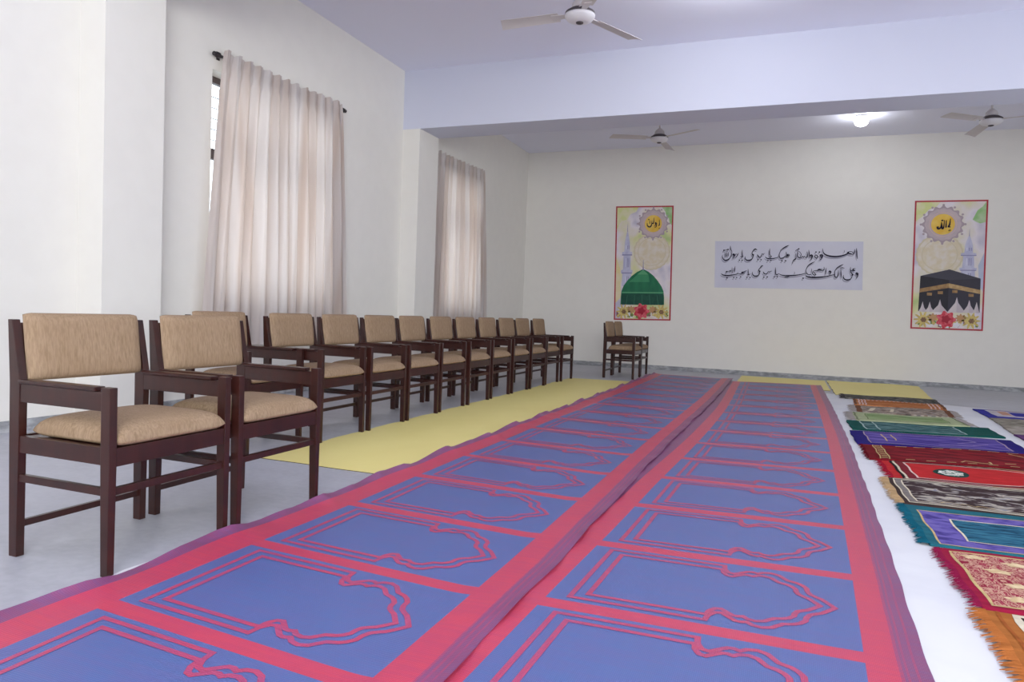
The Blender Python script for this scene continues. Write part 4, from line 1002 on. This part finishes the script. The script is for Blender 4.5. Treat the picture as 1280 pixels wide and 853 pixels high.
# ya Allah
for s_ in ([(0.95, 0.9, .01), (0.85, 0.0, .024), (0.72, -0.3, .026), (1.0, -0.35, .014)], [(0.75, -0.85, .026), (0.85, -0.87, .026)], [(0.92, -0.82, .026), (1.02, -0.84, .026)],
           [(0.42, 0.65, .012), (0.40, -0.45, .022)], [(0.15, 0.7, .01), (0.1, -0.35, .02), (-0.1, -0.55, .028), (-0.2, 0.4, .012)], [(-0.2, 0.3, .012), (-0.28, -0.4, .024), (-0.6, -0.6, .03), (-0.75, -0.35, .022), (-0.5, -0.35, .012)], [(-0.25, 0.6, .022), (0.02, 0.66, .026)]):
    ink(p2, s_, A2, 0.40, 0.812, 0.105, 1.036, 2.117)
p2.done('wall_poster', 'tall red bordered poster of a black cube shrine with white tents', 'poster', 'tall posters on the back wall')

# ------------------------------------------------------------------ ceiling fans and lamps
def make_fan(dr=0.0):
    e = empty('ceiling_fan', (0, 0, 0))
    def low(o): o.location.z = -dr; return o
    b = MB(); b.lathe([(0.062, 0.0), (0.060, -0.05), (0.035, -0.075), (0.012, -0.085)], n=24); b.build('canopy', M['fanwhite'], e)
    b = MB(); b.lathe([(0.013, -0.08), (0.013, -0.36 - dr)], n=14); b.build('down_rod', M['fanblade'], e)
    b = MB(); b.lathe([(0.028, -0.255), (0.070, -0.30), (0.078, -0.345), (0.074, -0.355)], n=24); low(b.build('lower_canopy', M['fanblade'], e))
    b = MB(); b.lathe([(0.02, -0.345), (0.09, -0.355), (0.135, -0.385), (0.140, -0.405), (0.138, -0.41)], n=36)
    mo = low(b.build('motor', M['fandark'], e))
    b = MB(); b.lathe([(0.139, -0.408), (0.137, -0.425), (0.115, -0.452), (0.07, -0.468), (0.034, -0.472)], n=36); cp = b.build('motor_cover', M['fanwhite'], mo)
    b = MB(); b.lathe([(0.034, -0.470), (0.034, -0.480), (0.02, -0.485), (0.002, -0.486)], n=18); b.build('cap', M['fandark'], mo)
    for k in range(3):
        a = 2 * PI * k / 3; ca, sa = cos(a), sin(a)
        def T(x, y, z): return (x * ca - y * sa, x * sa + y * ca, z)
        b = MB(); rows_t, rows_b = [], []
        n = 14
        for i in range(n + 1):
            t = i / n; x = lerp(0.20, 0.785, t)
            hw = lerp(0.064, 0.074, t)
            if t > 0.86: hw *= 1 - 0.0 * t
            z = -0.405 - 0.012 * t
            rt, rb = [], []
            for j in range(9):
                y = (j / 4 - 1) * hw; xx = x - (0.035 * (j / 8) if i == n else 0)
                zz = z + 0.20 * y + 0.006 * (1 - (y / hw) ** 2)
                rt.append(T(xx, y, zz)); rb.append(T(xx, y, zz - 0.003))
            rows_t.append(rt); rows_b.append(rb)
        b.grid(rows_t); b.grid(rows_b)
        for (l1, l2) in ((rows_t[0], rows_b[0]), (rows_t[-1], rows_b[-1]), ([r_[0] for r_ in rows_t], [r_[0] for r_ in rows_b]), ([r_[-1] for r_ in rows_t], [r_[-1] for r_ in rows_b])): b.grid([l1, l2], smooth=False)
        bl = low(b.build('blade', M['fanblade'], e))
        b = MB(); b.hexa([T(0.10, -0.022, -0.408), T(0.27, -0.04, -0.418), T(0.27, 0.04, -0.402), T(0.10, 0.022, -0.404)], [T(0.10, -0.022, -0.400), T(0.27, -0.04, -0.411), T(0.27, 0.04, -0.395), T(0.10, 0.022, -0.396)])
        b.build('blade_bracket', M['fanblade'], bl)
    return e
fan = make_fan(0.06); far_fan = make_fan(-0.02)
for i, (x, y, a, lab) in enumerate([(-1.90, 6.33, 61, 'nearest three bladed ceiling fan, in front of the beam'),
                                    (-2.0, 11.25, 86, 'far ceiling fan behind the beam, above the green dome poster'),
                                    (2.43, 11.25, 97, 'far ceiling fan behind the beam, near the right edge of the photo')]):
    f = (fan, far_fan)[i] if i < 2 else copy_tree(far_fan)
    f.location = (x, y, H); f.rotation_euler = (0, 0, math.radians(a)); tag(f, lab, 'ceiling fan', 'three bladed ceiling fans')
def lamp(x, y, label, power):
    e = empty('ceiling_lamp', (x, y, H))
    b = MB(); b.lathe([(0.085, 0.0), (0.085, -0.03), (0.070, -0.036)], n=32); b.build('housing', M['fanwhite'], e)
    b = MB(); b.lathe([(0.068, -0.034), (0.092, -0.062), (0.098, -0.095), (0.088, -0.13), (0.06, -0.155), (0.03, -0.166), (0.004, -0.168)], n=32); b.build('diffuser', M['lamp'], e)
    tag(e, label, 'ceiling lamp', 'round ceiling lamps')
    ld = bpy.data.lights.new('lamp_light', 'POINT'); ld.energy = power; ld.color = (0.93, 0.96, 1); ld.shadow_soft_size = 0.08
    lo = bpy.data.objects.new('lamp_light', ld); COL.objects.link(lo); lo.location = (x, y, H - 0.30)
lamp(0.915, 12.05, 'round glowing ceiling lamp behind the beam, above the right end of the banner', 2.5)
lamp(-0.60, 6.75, 'round glowing ceiling lamp in the middle bay, just above the top edge of the photo', 22)

# ------------------------------------------------------------------ light
def area(name, loc, rot, sx, sy, power, col):
    d = bpy.data.lights.new(name, 'AREA'); d.shape = 'RECTANGLE'; d.size = sx; d.size_y = sy; d.energy = power; d.color = col
    o = bpy.data.objects.new(name, d); COL.objects.link(o); o.location = loc; o.rotation_euler = [math.radians(v) for v in rot]
    return o
area('daylight_front', (0.9, -3.7, 2.2), (119, 0, 32), 5.0, 2.8, 780, (0.955, 0.98, 1.0))
area('daylight_right', (6.1, 1.0, 2.0), (93, 0, 90), 4.5, 2.2, 80, (0.92, 0.96, 1.0))
area('fill_right_far', (6.1, 6.3, 1.7), (108, 0, 90), 2.6, 2.0, 130, (0.94, 0.97, 1.0))  # added fill by the windowless right wall, tilted up to brighten the ceiling

w = bpy.data.worlds.new('World'); S.world = w; w.use_nodes = True
bg = w.node_tree.nodes['Background']; bg.inputs['Color'].default_value = (0.92, 0.96, 1.0, 1); bg.inputs['Strength'].default_value = 4.8
S.view_settings.view_transform = 'Standard'
S.view_settings.look = 'None'
S.view_settings.exposure = 0.03
S.view_settings.gamma = 1.1
S.cycles.max_bounces = 8
S.cycles.diffuse_bounces = 5
S.cycles.sample_clamp_indirect = 6
